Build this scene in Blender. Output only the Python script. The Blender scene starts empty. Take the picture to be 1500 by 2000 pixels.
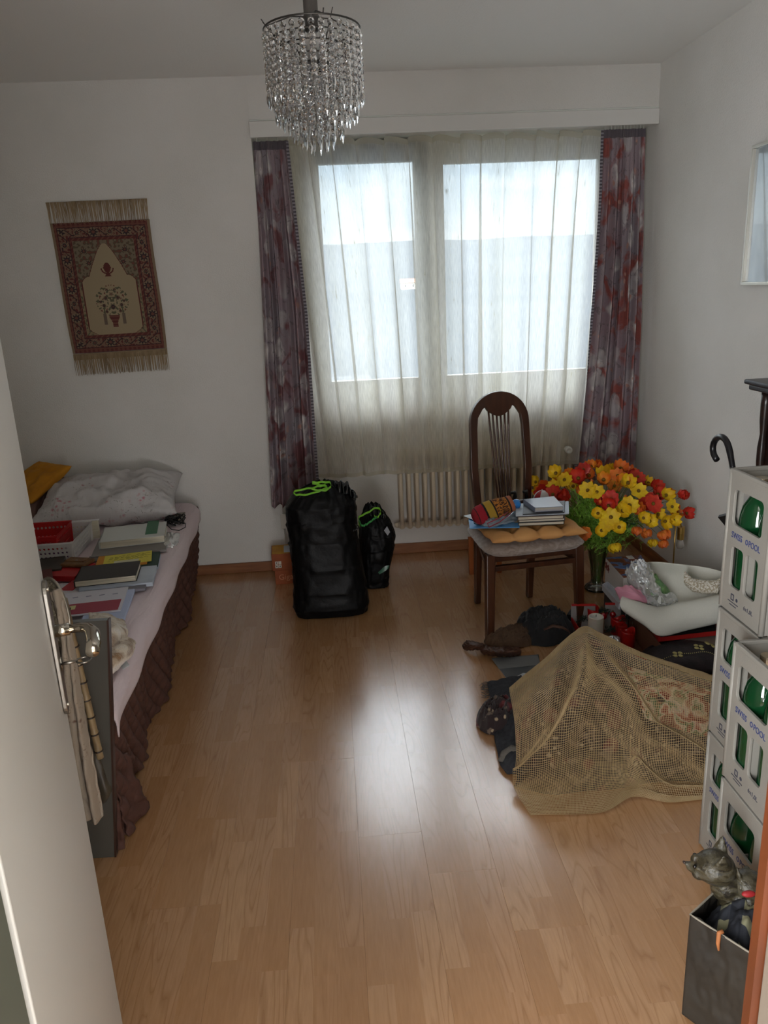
import bpy, bmesh, math, random
from mathutils import Vector, Matrix, noise
import numpy as np
PI = math.pi
S = bpy.context.scene
C = S.collection
random.seed(7)

# ---------------------------------------------------------------- camera
def camera():
    p, y, r = math.radians(16.26765), math.radians(3.33974), math.radians(-2.59119)
    fw = Vector((math.sin(y)*math.cos(p), math.cos(y)*math.cos(p), -math.sin(p)))
    rt = Vector((math.cos(y), -math.sin(y), 0)); up = rt.cross(fw)
    c, s = math.cos(r), math.sin(r)
    r2 = rt*c + up*s; u2 = -rt*s + up*c
    cd = bpy.data.cameras.new('camera'); cam = bpy.data.objects.new('camera', cd); C.objects.link(cam)
    M = Matrix((r2, u2, -fw)).transposed().to_4x4(); M.translation = (0, 0, 1.47)
    cam.matrix_world = M
    cd.sensor_fit = 'HORIZONTAL'; cd.sensor_width = 36; cd.lens = 36*1510/1500
    cd.clip_start = .02; cd.clip_end = 6000
    S.camera = cam
camera()

# ---------------------------------------------------------------- world, lights, exposure
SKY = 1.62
w = bpy.data.worlds.new('sky'); S.world = w; w.use_nodes = True
nt = w.node_tree; nt.nodes.clear()
def wn(t, **k):
    n = nt.nodes.new(t)
    for a, b in k.items(): setattr(n, a, b)
    return n
tc = wn('ShaderNodeTexCoord'); sp = wn('ShaderNodeSeparateXYZ'); nt.links.new(tc.outputs['Generated'], sp.inputs[0])
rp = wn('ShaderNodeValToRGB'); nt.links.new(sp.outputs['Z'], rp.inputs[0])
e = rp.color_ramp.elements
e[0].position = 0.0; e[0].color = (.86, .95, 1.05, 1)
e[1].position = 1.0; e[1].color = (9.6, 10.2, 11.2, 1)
for pos, col in ((.14, (.80, .98, 1.16, 1)), (.5, (6.2, 6.7, 7.5, 1))):   # sky boosted towards the unseen zenith to brighten the room
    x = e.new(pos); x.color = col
mp = wn('ShaderNodeMapping'); mp.inputs['Scale'].default_value = (1, 1, 3.5); nt.links.new(tc.outputs['Generated'], mp.inputs[0])
nz = wn('ShaderNodeTexNoise'); nz.inputs['Scale'].default_value = 5; nz.inputs['Detail'].default_value = 6; nt.links.new(mp.outputs[0], nz.inputs['Vector'])
cr = wn('ShaderNodeValToRGB'); cr.color_ramp.elements[0].position = .46; cr.color_ramp.elements[1].position = .66; nt.links.new(nz.outputs[0], cr.inputs[0])
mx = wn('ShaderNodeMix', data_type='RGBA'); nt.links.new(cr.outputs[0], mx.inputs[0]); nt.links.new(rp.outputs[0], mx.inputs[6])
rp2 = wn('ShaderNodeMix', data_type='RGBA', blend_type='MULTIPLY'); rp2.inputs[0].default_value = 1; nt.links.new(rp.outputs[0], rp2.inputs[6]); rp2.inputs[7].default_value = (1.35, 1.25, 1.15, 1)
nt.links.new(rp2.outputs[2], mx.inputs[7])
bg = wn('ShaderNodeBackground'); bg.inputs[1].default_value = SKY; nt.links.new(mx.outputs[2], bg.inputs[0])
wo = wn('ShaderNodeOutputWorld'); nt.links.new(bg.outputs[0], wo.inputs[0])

def area(name, loc, rot, sx, sy, power, col=(1, 1, 1), portal=False):
    l = bpy.data.lights.new(name, 'AREA'); l.shape = 'RECTANGLE'; l.size = sx; l.size_y = sy; l.energy = power; l.color = col
    o = bpy.data.objects.new(name, l); C.objects.link(o); o.location = loc; o.rotation_euler = rot
    if portal: l.cycles.is_portal = True
    return o
area('window_portal', (.72, 4.40, 1.48), (-PI/2, 0, 0), 1.6, 1.3, 1, portal=True)
area('hallway_fill_left', (-.93, -.42, 1.30), (math.radians(100), 0, math.radians(-58)), .9, 1.7, 125, (.94, .97, 1.0))  # added fill out of view, brightens the right wall
area('hallway_fill_right', (.55, -1.62, 1.35), (math.radians(95), 0, 0), .85, 1.6, 8, (.94, .97, 1.0))  # added fill behind the camera, towards the left wall
area('hallway_fill_low', (.0, -1.15, .12), (math.radians(145), 0, 0), 1.8, .9, 85, (.96, .97, 1.0))   # added low fill, aimed up to brighten the room's ceiling

S.view_settings.view_transform = 'Standard'; S.view_settings.look = 'None'
S.view_settings.gamma = 1; S.view_settings.use_curve_mapping = False
S.view_settings.exposure = 0.14
S.cycles.use_denoising = True
S.cycles.max_bounces = 12; S.cycles.diffuse_bounces = 6; S.cycles.glossy_bounces = 5; S.cycles.transmission_bounces = 10; S.cycles.transparent_max_bounces = 24
S.cycles.sample_clamp_indirect = 6; S.cycles.caustics_reflective = False; S.cycles.caustics_refractive = False

# ---------------------------------------------------------------- materials
def lin(c):
    if isinstance(c, str):
        c = [int(c[i:i+2], 16)/255 for i in (0, 2, 4)]
        return tuple(v/12.92 if v <= .04045 else ((v+.055)/1.055)**2.4 for v in c)
    return tuple(c)
MC = {}
class G:
    def __init__(s, name):
        s.m = bpy.data.materials.new(name); s.m.use_nodes = True; s.t = s.m.node_tree; s.t.nodes.clear()
        s.out = s.n('ShaderNodeOutputMaterial')
    def n(s, typ, ins=None, **k):
        x = s.t.nodes.new(typ)
        for a, b in k.items(): setattr(x, a, b)
        for a, b in (ins or {}).items(): s.set(x, a, b)
        return x
    def set(s, x, a, b):
        i = x.inputs[a]
        if isinstance(b, bpy.types.NodeSocket): s.t.links.new(b, i)
        elif hasattr(b, 'outputs'): s.t.links.new(b.outputs[0], i)
        else:
            if isinstance(b, tuple) and len(b) == 3 and i.type == 'RGBA': b = b + (1,)
            i.default_value = b
    def mix(s, f, a, b, bt='MIX'):
        x = s.n('ShaderNodeMix', data_type='RGBA', blend_type=bt); s.set(x, 0, f); s.set(x, 6, a); s.set(x, 7, b); return x.outputs[2]
    def ramp(s, v, els, interp='LINEAR'):
        x = s.n('ShaderNodeValToRGB', {0: v}); r = x.color_ramp; r.interpolation = interp
        while len(r.elements) < len(els): r.elements.new(.5)
        for el, (p, c) in zip(r.elements, els):
            el.position = p; el.color = (c + (1,)) if isinstance(c, tuple) else (c, c, c, 1)
        return x.outputs[0]
    def math(s, op, a, b=0.0, c=0.0):
        x = s.n('ShaderNodeMath', operation=op); s.set(x, 0, a); s.set(x, 1, b); s.set(x, 2, c); return x.outputs[0]
    def obj(s, scale=(1, 1, 1), rot=(0, 0, 0), src='Object'):
        t = s.n('ShaderNodeTexCoord'); return s.n('ShaderNodeMapping', {0: t.outputs[src], 'Scale': scale, 'Rotation': rot}).outputs[0]
    def noise(s, vec, scale, detail=3, dist=0, rough=.5):
        return s.n('ShaderNodeTexNoise', {'Vector': vec, 'Scale': scale, 'Detail': detail, 'Distortion': dist, 'Roughness': rough}).outputs[0]
    def bump(s, h, st=.3, d=.01):
        return s.n('ShaderNodeBump', {'Height': h, 'Strength': st, 'Distance': d}).outputs[0]
    def pr(s, **k):
        b = s.n('ShaderNodeBsdfPrincipled')
        for a, v in k.items(): s.set(b, a.replace('_', ' '), v)
        s.t.links.new(b.outputs[0], s.out.inputs[0]); return b
def M(name, c, rough=.6, metal=0, c2=None, sc=20, bump=0, bsc=None, spec=None, trans=0, ior=None, stretch=(1, 1, 1), coat=0, sheen=0, alpha=None, sss=0, emit=None):
    if name in MC: return MC[name]
    g = G(name); v = g.obj(stretch); col = lin(c)
    if c2 is not None:
        col = g.mix(g.ramp(g.noise(v, sc, 4), [(.35, 0.), (.65, 1.)]), col, lin(c2))
    b = g.pr(Base_Color=col, Roughness=rough, Metallic=metal)
    if spec is not None: g.set(b, 'Specular IOR Level', spec)
    if trans: g.set(b, 'Transmission Weight', trans)
    if ior: g.set(b, 'IOR', ior)
    if coat: g.set(b, 'Coat Weight', coat); g.set(b, 'Coat Roughness', .1)
    if sheen: g.set(b, 'Sheen Weight', sheen)
    if alpha is not None: g.set(b, 'Alpha', alpha)
    if sss: g.set(b, 'Subsurface Weight', sss); g.set(b, 'Subsurface Scale', .01)
    if bump: g.set(b, 'Normal', g.bump(g.noise(v, bsc or sc, 5), bump, .01))
    MC[name] = g.m; return g.m

# ---------------------------------------------------------------- mesh builder (works in world coordinates)
def rotz(a, o=(0, 0, 0)):
    return Matrix.Translation(o) @ Matrix.Rotation(a, 4, 'Z')
def root_loc(p):
    v = Vector((0, 0, 0))
    while p is not None: v = v + p.location; p = p.parent
    return v
class B:
    def __init__(s, T=None): s.v = []; s.f = []; s.mi = []; s.uv = []; s.T = T; s.m = 0
    def add(s, vs, fs, uvs=None):
        o = len(s.v)
        for p in vs:
            p = Vector(p); s.v.append(s.T @ p if s.T else p)
        for f in fs: s.f.append([o+i for i in f]); s.mi.append(s.m)
        if uvs: s.uv += [uvs[i] for f in fs for i in f]
        return s
    def box(s, x0, x1, y0, y1, z0, z1, T=None):
        vs = [(x, y, z) for z in (z0, z1) for y in (y0, y1) for x in (x0, x1)]
        if T is not None: vs = [T @ Vector(p) for p in vs]
        return s.add(vs, [(0, 2, 3, 1), (4, 5, 7, 6), (0, 1, 5, 4), (2, 6, 7, 3), (0, 4, 6, 2), (1, 3, 7, 5)])
    def slab(s, q, h, z0=None, dz=(0, 0, 0, 0)):
        # q: four xyz corners, counterclockwise; extruded up by h
        q = [Vector(p) for p in q]
        if z0 is not None:
            for p in q: p.z = z0
        t = [p + Vector((0, 0, h+d)) for p, d in zip(q, dz)]
        return s.add(q + t, [(3, 2, 1, 0), (4, 5, 6, 7)] + [(i, (i+1) % 4, 4+(i+1) % 4, 4+i) for i in range(4)])
    def lathe(s, prof, c=(0, 0, 0), n=24, T=None, caps=True):
        vs = []; fs = []
        for r, z in prof:
            for i in range(n):
                a = 2*PI*i/n; p = Vector((r*math.cos(a), r*math.sin(a), z))
                p = (T @ p) if T is not None else p + Vector(c)
                vs.append(p)
        for k in range(len(prof)-1):
            for i in range(n):
                j = (i+1) % n; fs.append((k*n+i, k*n+j, (k+1)*n+j, (k+1)*n+i))
        if caps:
            if prof[0][0] > 1e-5: fs.append(tuple(range(n))[::-1])
            if prof[-1][0] > 1e-5: fs.append(tuple((len(prof)-1)*n+i for i in range(n)))
        return s.add(vs, fs)
    def tube(s, path, r, n=8, flat=1.0, up=(0, 0, 1), closed=False):
        P = [Vector(p) for p in path]; m = len(P); R = r if isinstance(r, (list, tuple)) else [r]*m
        vs = []; fs = []; prev = None
        for i in range(m):
            if closed: d = P[(i+1) % m] - P[i-1]
            else: d = P[min(i+1, m-1)] - P[max(i-1, 0)]
            d.normalize()
            if prev is None:
                a = d.cross(Vector(up))
                if a.length < 1e-3: a = d.cross(Vector((1, 0, .1)))
            else: a = prev - d*prev.dot(d)
            a.normalize(); prev = a.copy(); b = d.cross(a)
            for k in range(n):
                t = 2*PI*k/n; vs.append(P[i] + a*math.cos(t)*R[i] + b*math.sin(t)*R[i]*flat)
        for i in range(m if closed else m-1):
            for k in range(n):
                l = (k+1) % n; j = (i+1) % m; fs.append((i*n+k, i*n+l, j*n+l, j*n+k))
        if not closed: fs += [tuple(range(n))[::-1], tuple((m-1)*n+k for k in range(n))]
        return s.add(vs, fs)
    def ball(s, c, r, n=10, T=None):
        if not isinstance(r, (tuple, list)): r = (r, r, r)
        vs = []; fs = []; k = n
        for i in range(n+1):
            th = PI*i/n
            for j in range(2*k):
                ph = PI*j/k; p = Vector((r[0]*math.sin(th)*math.cos(ph), r[1]*math.sin(th)*math.sin(ph), r[2]*math.cos(th)))
                if T is not None: p = T @ p
                vs.append(p + Vector(c))
        w_ = 2*k
        for i in range(n):
            for j in range(w_): fs.append((i*w_+j, (i+1)*w_+j, (i+1)*w_+(j+1) % w_, i*w_+(j+1) % w_))
        return s.add(vs, fs)
    def grid(s, fn, nu, nv, closeu=False):
        vs = []; uv = []
        for j in range(nv+1):
            for i in range(nu+(0 if closeu else 1)):
                u, v = i/nu, j/nv; vs.append(fn(u, v)); uv.append((u, v))
        W = nu if closeu else nu+1; fs = []
        for j in range(nv):
            for i in range(nu):
                a = j*W+i; b = j*W+(i+1) % W if closeu else a+1
                fs.append((a, b, b+W, a+W))
        return s.add(vs, fs, uv)
    def surf(s, rows, nu, nv, disp=None):
        K = [[Vector(p) for p in r] for r in rows]
        def cr(P, t):
            n = len(P)-1; x = min(max(t, 0), 1)*n; i = min(int(x), n-1); f = x-i
            a = P[max(i-1, 0)] if i > 0 else P[0]*2-P[1]; b = P[i]; c = P[i+1]; d = P[i+2] if i+2 <= n else P[n]*2-P[n-1]
            return .5*((2*b)+(c-a)*f+(2*a-5*b+4*c-d)*f*f+(-a+3*b-3*c+d)*f**3)
        def fn(u, v):
            p = cr([cr(r, u) for r in K], v)
            return p + Vector(disp(u, v, p)) if disp else p
        return s.grid(fn, nu, nv)
    def build(s, name, mat, parent=None, smooth=False, mods=(), origin=None):
        me = bpy.data.meshes.new(name)
        o = bpy.data.objects.new(name, me)
        if parent is not None: L = root_loc(parent)
        else:
            if origin is None:
                xs = [p.x for p in s.v]; ys = [p.y for p in s.v]; zs = [p.z for p in s.v]
                origin = ((min(xs)+max(xs))/2, (min(ys)+max(ys))/2, min(zs))
            L = Vector(origin); o.location = L
        me.from_pydata([p-L for p in s.v], [], s.f)
        for m in (mat if isinstance(mat, (list, tuple)) else [mat]): me.materials.append(m)
        if any(s.mi): me.polygons.foreach_set('material_index', s.mi)
        if s.uv and len(s.uv) == sum(len(f) for f in s.f):
            l = me.uv_layers.new(name='UVMap'); l.data.foreach_set('uv', [c for p in s.uv for c in p])
        if smooth: me.polygons.foreach_set('use_smooth', [True]*len(me.polygons))
        me.update(); C.objects.link(o)
        if parent is not None: o.parent = parent
        for md in mods:
            k = dict(md); t = k.pop('t'); x = o.modifiers.new(t.lower(), t)
            for a, b in k.items(): setattr(x, a, b)
        return o
def BEV(w=.003, n=2): return dict(t='BEVEL', width=w, segments=n, limit_method='ANGLE')
def SUB(n=1): return dict(t='SUBSURF', levels=n, render_levels=n)
def SOL(th, off=0): return dict(t='SOLIDIFY', thickness=th, offset=off)
def tag(o, label, cat, group=None):
    o['label'] = label; o['category'] = cat
    if group: o['group'] = group
    return o
def thing(name, label, cat, loc=(0, 0, 0), group=None):
    o = bpy.data.objects.new(name, None); C.objects.link(o); o.location = loc; o.empty_display_size = .05
    bpy.context.view_layer.update()
    return tag(o, label, cat, group)
def struct(o): o['kind'] = 'structure'; return o
def sroot(name, loc=(0, 0, 0)):
    o = bpy.data.objects.new(name, None); C.objects.link(o); o.location = loc; return struct(o)
def dup(root, loc, rz=0, label=None):
    r = root.copy(); C.objects.link(r); r.location = loc; r.rotation_euler = (0, 0, rz)
    if label: r['label'] = label
    for ch in list(root.children):
        c = ch.copy(); C.objects.link(c); c.parent = r
        for g in ch.children:
            d = g.copy(); C.objects.link(d); d.parent = c
    return r
def plate(name, outline, holes, th, mat, T, parent=None, bevel=0.0):
    """flat plate with holes; outline in local xy, extruded along local z, placed with T (world)"""
    cu = bpy.data.curves.new('t', 'CURVE'); cu.dimensions = '2D'; cu.fill_mode = 'BOTH'; cu.extrude = th/2; cu.bevel_depth = bevel
    for pts in [outline]+list(holes):
        sp_ = cu.splines.new('POLY'); sp_.points.add(len(pts)-1); sp_.use_cyclic_u = True
        for i, p in enumerate(pts): sp_.points[i].co = (p[0], p[1], 0, 1)
    ob = bpy.data.objects.new('t', cu); C.objects.link(ob); bpy.context.view_layer.update()
    me = bpy.data.meshes.new_from_object(ob.evaluated_get(bpy.context.evaluated_depsgraph_get()))
    bpy.data.objects.remove(ob); bpy.data.curves.remove(cu)
    L = root_loc(parent) if parent is not None else T.translation.copy()
    me.transform(Matrix.Translation(-L) @ T); me.materials.clear(); me.materials.append(mat)
    o = bpy.data.objects.new(name, me); C.objects.link(o)
    if parent is not None: o.parent = parent
    else: o.location = L
    return o
def rrect(x0, x1, y0, y1, r, n=5):
    out = []
    for cx, cy, a0 in ((x1-r, y1-r, 0), (x0+r, y1-r, PI/2), (x0+r, y0+r, PI), (x1-r, y0+r, 1.5*PI)):
        for i in range(n+1):
            a = a0+PI/2*i/n; out.append((cx+r*math.cos(a), cy+r*math.sin(a)))
    return out
def frame_T(o, x, y):
    x = Vector(x).normalized(); y = Vector(y); y = (y - x*y.dot(x)).normalized(); z = x.cross(y)
    m = Matrix((x, y, z)).transposed().to_4x4(); m.translation = Vector(o); return m
def text(body, size, mat, T, parent, ext=.0004, name='lettering', align='LEFT', sx=1.0):
    cu = bpy.data.curves.new('t', 'FONT'); cu.body = body; cu.size = size; cu.extrude = ext; cu.align_x = align; cu.resolution_u = 3
    ob = bpy.data.objects.new('t', cu); C.objects.link(ob); bpy.context.view_layer.update()
    me = bpy.data.meshes.new_from_object(ob.evaluated_get(bpy.context.evaluated_depsgraph_get()))
    bpy.data.objects.remove(ob); bpy.data.curves.remove(cu)
    L = root_loc(parent); me.transform(Matrix.Translation(-L) @ T @ Matrix.Diagonal((sx, 1, 1, 1))); me.materials.clear(); me.materials.append(mat)
    o = bpy.data.objects.new(name, me); C.objects.link(o); o.parent = parent; return o
def nz3(x, y=0., z=0., s=1.): return noise.noise(Vector((x*s, y*s, z*s)))

# ================================================================= SETTING
XR, XL, YB, YN, ZC = 1.65, -1.80, 4.03, 4.17, 2.43   # right wall, left wall, back wall, niche wall, ceiling
wallm = M('plaster', 'e0deda', .85, c2='dad8d3', sc=3, bump=.25, bsc=160)
ceilm = M('ceiling_paint', 'e6e5e2', .9, bump=.15, bsc=120)
whitep = M('white_lacquer', 'e6e4df', .35)
creamp = M('cream_frame', 'e9e5d8', .4)
skirtm = M('beech_trim', '93603a', .5, c2='7d4c2a', sc=6, stretch=(1, 1, 8))
# floor
def floor_mat():
    g = G('laminate'); tcn = g.n('ShaderNodeTexCoord').outputs['Object']
    oi = g.n('ShaderNodeObjectInfo').outputs['Random']
    xyz = g.n('ShaderNodeSeparateXYZ', {0: tcn}); x, y = xyz.outputs[0], xyz.outputs[1]
    strip = g.math('FLOOR', g.math('DIVIDE', x, .0588))
    off = g.n('ShaderNodeTexWhiteNoise', {'Vector': g.n('ShaderNodeCombineXYZ', {0: strip, 1: g.math('MULTIPLY', oi, 91.)}).outputs[0]}, noise_dimensions='3D').outputs[0]
    yy = g.math('ADD', g.math('DIVIDE', y, .40), g.math('MULTIPLY', off, 7.))
    blk = g.math('FLOOR', yy)
    rnd = g.n('ShaderNodeTexWhiteNoise', {'Vector': g.n('ShaderNodeCombineXYZ', {0: strip, 1: blk, 2: g.math('MULTIPLY', oi, 57.)}).outputs[0]}, noise_dimensions='3D')
    r1 = rnd.outputs[0]
    sep = g.n('ShaderNodeSeparateColor', {0: rnd.outputs[1]})
    base = g.ramp(r1, [(0., lin('ad8056')), (.35, lin('b4875d')), (.7, lin('ba8e66')), (1., lin('c0956c'))])
    vec = g.n('ShaderNodeCombineXYZ', {0: g.math('ADD', x, g.math('MULTIPLY', sep.outputs[1], 37.)), 1: g.math('ADD', g.math('MULTIPLY', y, .10), g.math('MULTIPLY', sep.outputs[2], 9.)), 2: g.math('MULTIPLY', r1, 20.)}).outputs[0]
    fine = g.noise(vec, 160, 4, .4)
    g1 = g.ramp(fine, [(.3, .0), (.75, 1.)])
    col = g.mix(g.math('MULTIPLY', g1, .28), base, lin('84562f'))
    # cathedral figure: contour lines of a stretched noise, only on some blocks
    nn = g.noise(vec, 13, 1.5, .3)
    ring = g.math('FRACT', g.math('MULTIPLY', nn, 13.))
    rr = g.ramp(ring, [(0., 1.), (.16, .15), (.8, 0.), (1., .7)])
    act = g.ramp(sep.outputs[0], [(.35, .12), (.6, 1.)])
    col = g.mix(g.math('MULTIPLY', g.math('MULTIPLY', rr, act), .45), col, lin('80522a'))
    big = g.noise(g.obj((1, 1, 1)), 1.3, 2)
    # dirt smudges on the lacquer
    b = g.pr(Base_Color=col, Roughness=g.ramp(big, [(.3, .20), (.7, .27)]))
    g.set(b, 'IOR', 1.5); g.set(b, 'Coat Weight', 1.); g.set(b, 'Coat Roughness', .22); g.set(b, 'Coat IOR', 1.72)
    g.set(b, 'Normal', g.bump(fine, .06, .002))
    return g.m
lam = floor_mat()
fl = sroot('floor')
sb = B().box(XL-.1, XR+.1, .40, YN+.05, -.12, -.0085); sb.build('subfloor', M('underlay', '5a4630', .9), fl)
PW, PL = .1764, 1.285
pm = None
rr_ = random.Random(3)
col_i = 0
x = -.006 - PW*11
while x < XR:
    off = {0: 1.82, 1: 1.655, 2: 1.45, -1: 2.2, -2: 1.16}.get(round((x+.006)/PW), rr_.uniform(0, PL))
    y = .5 + ((off-.5) % PL) - PL
    while y < YN:
        y0, y1 = max(y, .5), min(y+PL, YN-.002); x0, x1 = max(x, XL+.002), min(x+PW, XR-.002)
        if y1-y0 > .03 and x1-x0 > .02:
            full = (y1-y0 > PL-.002 and x1-x0 > PW-.002)
            if full and pm is not None:
                o = bpy.data.objects.new('floor_plank', pm); C.objects.link(o); o.location = (x0, y0, -.008); o.parent = fl
            else:
                bb = B(); g_ = .0001
                bb.box(g_, x1-x0-g_, g_, y1-y0-g_, 0, .008)
                o = bb.build('floor_plank', lam, None, origin=(0, 0, 0), mods=[BEV(.0004, 1)]); o.location = (x0, y0, -.008); o.parent = fl
                if full:
                    pm = o.data; bm = bmesh.new(); bm.from_mesh(pm); bmesh.ops.bevel(bm, geom=bm.edges[:], offset=.0004, segments=1, affect='EDGES'); bm.to_mesh(pm); bm.free(); o.modifiers.clear()
        y += PL
    x += PW
# walls
TH = .12
struct(B().box(XL-.12, -.312, YB, YB+.5, 0, ZC+.1).build('wall_back', wallm))
struct(B().box(-.312, XR, 4.022, YB+.5, 2.245, ZC+.1).build('wall_above_window', wallm))
wn_ = B().box(-.312, XR, YN, YN+.12, 0, .76); struct(wn_.build('wall_under_window', wallm))
struct(B().box(XR, XR+.12, .5, YN+.5, -.0, ZC+.1).build('wall_right', wallm))
struct(B().box(XL-.12, XL, .5, YB, 0, ZC+.1).build('wall_left', wallm))
# front wall with the doorway the camera looks through
wf = B(); wf.box(XL, -.34, .48, .60, 0, ZC); wf.box(.44, XR, .48, .60, 0, ZC); wf.box(-.34, .44, .48, .60, 2.05, ZC)
struct(wf.build('wall_front', wallm))
struct(B().box(XL-.12, XR+.12, -1.7, YN+.5, ZC, ZC+.12).build('ceiling', ceilm))
# rounded cove between walls and ceiling
cv = B()
def cove(p0, p1, n):   # n = inward direction
    p0, p1, n = Vector(p0), Vector(p1), Vector(n); R = .035; vs = []
    for p in (p0, p1):
        for i in range(7):
            a = PI/2*i/6; vs.append(p + n*(R-R*math.cos(a)) + Vector((0, 0, -R+R*math.sin(a))))
    cv.add(vs, [(i, i+1, i+8, i+7) for i in range(6)])
0 and cove((XL, YB, ZC), (-.312, YB, ZC), (0, -1, 0)); 0 and cove((-.312, 4.022, ZC), (XR, 4.022, ZC), (0, -1, 0))
0 and cove((XR, YB, ZC), (XR, .6, ZC), (-1, 0, 0)); 0 and cove((XL, .6, ZC), (XL, YB, ZC), (1, 0, 0))
0 and struct(cv.build('trim_1', ceilm, smooth=True))
# hallway shell behind the camera
hm = M('hall_paint', 'bdbab2', .85)
hh = B(); hh.box(-1.1, -1.0, -1.7, .48, 0, ZC); hh.box(1.0, 1.1, -1.7, .48, 0, ZC); hh.box(-1.1, 1.1, -1.8, -1.7, 0, ZC)
struct(hh.build('wall_hallway', hm))
struct(B().box(-1.1, 1.1, -1.8, .5, -.1, -.001).build('floor_hallway', M('hall_floor', '8a6a4a', .5)))
# baseboards
struct(B().box(XL, -.312, YB-.014, YB, 0, .055).build('baseboard_back', skirtm, mods=[BEV(.004)]))
struct(B().box(-.312, XR, YN-.014, YN, 0, .06).build('baseboard_niche', skirtm, mods=[BEV(.004)]))
struct(B().box(XR-.016, XR, .6, YN-.014, 0, .06).build('baseboard_right', skirtm, mods=[BEV(.004)]))
struct(B().box(XL, XL+.014, .6, YB-.014, 0, .06).build('baseboard_left', skirtm, mods=[BEV(.004)]))
# pelmet board over the curtains
struct(B().box(-.316, XR-.001, 4.004, 4.021, 2.165, 2.235).build('trim_2', M('pelmet_paint', 'dddcd8', .6), mods=[BEV(.003)]))
struct(B().box(-.312, XR, 4.0215, 4.40, 2.185, 2.244).build('trim_3', M('soffit_paint', 'e9ece6', .6)))
# door frame of the opening
dk = M('jamb_shade', '4c4f45', .6)  # dark tone puts the shadow on the hinge jamb into its colour
struct(B().box(-.44, -.298, .40, .548, 0, 2.05).build('trim_4', dk, mods=[BEV(.003)]))
tr = sroot('trim_5'); B().box(.395, .47, .45, .592, 0, 2.05).build('jamb', M('jamb_pale', '6d6256', .6), tr, mods=[BEV(.003)])
B().box(.388, .47, .593, .606, 0, 2.05).build('wood_strip', M('orange_wood', '5c2c10', .5, c2='4c230b', sc=8, stretch=(6, 6, 1)), tr)

# window: frame, two casements, sill, glass
wd = sroot('window_1', (.72, 4.3, .84))
def rectframe(bb, x0, x1, z0, z1, y0, y1, a, b=None, c=None, d=None):
    b = b or a; c = c or a; d = d or a   # left, right, bottom, top widths
    bb.box(x0, x0+a, y0, y1, z0, z1); bb.box(x1-b, x1, y0, y1, z0, z1); bb.box(x0+a, x1-b, y0, y1, z0, z0+c); bb.box(x0+a, x1-b, y0, y1, z1-d, z1)
bb = B(); rectframe(bb, -.312, XR, .845, 2.185, 4.30, 4.36, .24, .13, .05, .06); bb.build('window_frame', creamp, wd, mods=[BEV(.004)])
bb = B(); bb.box(.545, .60, 4.285, 4.36, .89, 2.13); bb.build('mullion', creamp, wd, mods=[BEV(.004)])
grey = M('sash_shade', '8a857c', .5)  # darker tone for the shade on the left sash
bb = B(); rectframe(bb, -.075, .545, .89, 2.125, 4.262, 4.31, .07, .068, .09, .05); bb.build('casement', creamp, wd, mods=[BEV(.005)])
bb = B(); bb.box(-.02, .55, 4.235, 4.262, 2.075, 2.165); bb.build('sash_head_shade', grey, wd, mods=[BEV(.004)])  # dark strip standing in for shade across the left sash head
bb = B(); bb.box(.484, .55, 4.25, 4.262, .87, 2.075); bb.build('sash_side_shade', grey, wd, mods=[BEV(.002)])  # dark strip standing in for shade down the sash beside the mullion
bb = B(); rectframe(bb, .60, 1.52, .89, 2.125, 4.28, 4.33, .035, .07, .09, .065); bb.build('casement', creamp, wd, mods=[BEV(.005)])
def pane_mat():
    g = G('window_glass'); f = g.n('ShaderNodeFresnel', {'IOR': 1.45}); t = g.n('ShaderNodeBsdfTransparent', {0: (.96, .98, .97)}); gl = g.n('ShaderNodeBsdfGlossy', {'Roughness': .0})
    m = g.n('ShaderNodeMixShader', {0: f.outputs[0], 1: t.outputs[0], 2: gl.outputs[0]}); g.t.links.new(m.outputs[0], g.out.inputs[0]); return g.m
pg = pane_mat()
B().box(-.006, .478, 4.288, 4.292, .979, 2.076).build('pane', pg, wd)
B().box(.634, 1.451, 4.303, 4.307, .979, 2.061).build('pane', pg, wd)
B().box(-.312, XR, 4.142, 4.31, .765, .845).build('window_sill', M('sill_stone', 'cfc6b4', .5), wd, mods=[BEV(.006)])
B().box(.495, .52, 4.235, 4.26, 1.36, 1.50).build('window_handle', M('alu', 'b8b8b4', .35, .8), wd, mods=[BEV(.005)])
# niche side reveals are the return of wall_back and wall_right: outer masonry round the opening
ow = B(); ow.box(XR+.12, XR+.3, YN, 4.6, 0, ZC); ow.box(-.312, XR, 4.36, 4.6, -1.5, .845); ow.box(-.312, XR, 4.40, 4.6, 2.185, 2.24)
struct(ow.build('wall_outer', M('render', 'c9c4b8', .9)))

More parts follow.
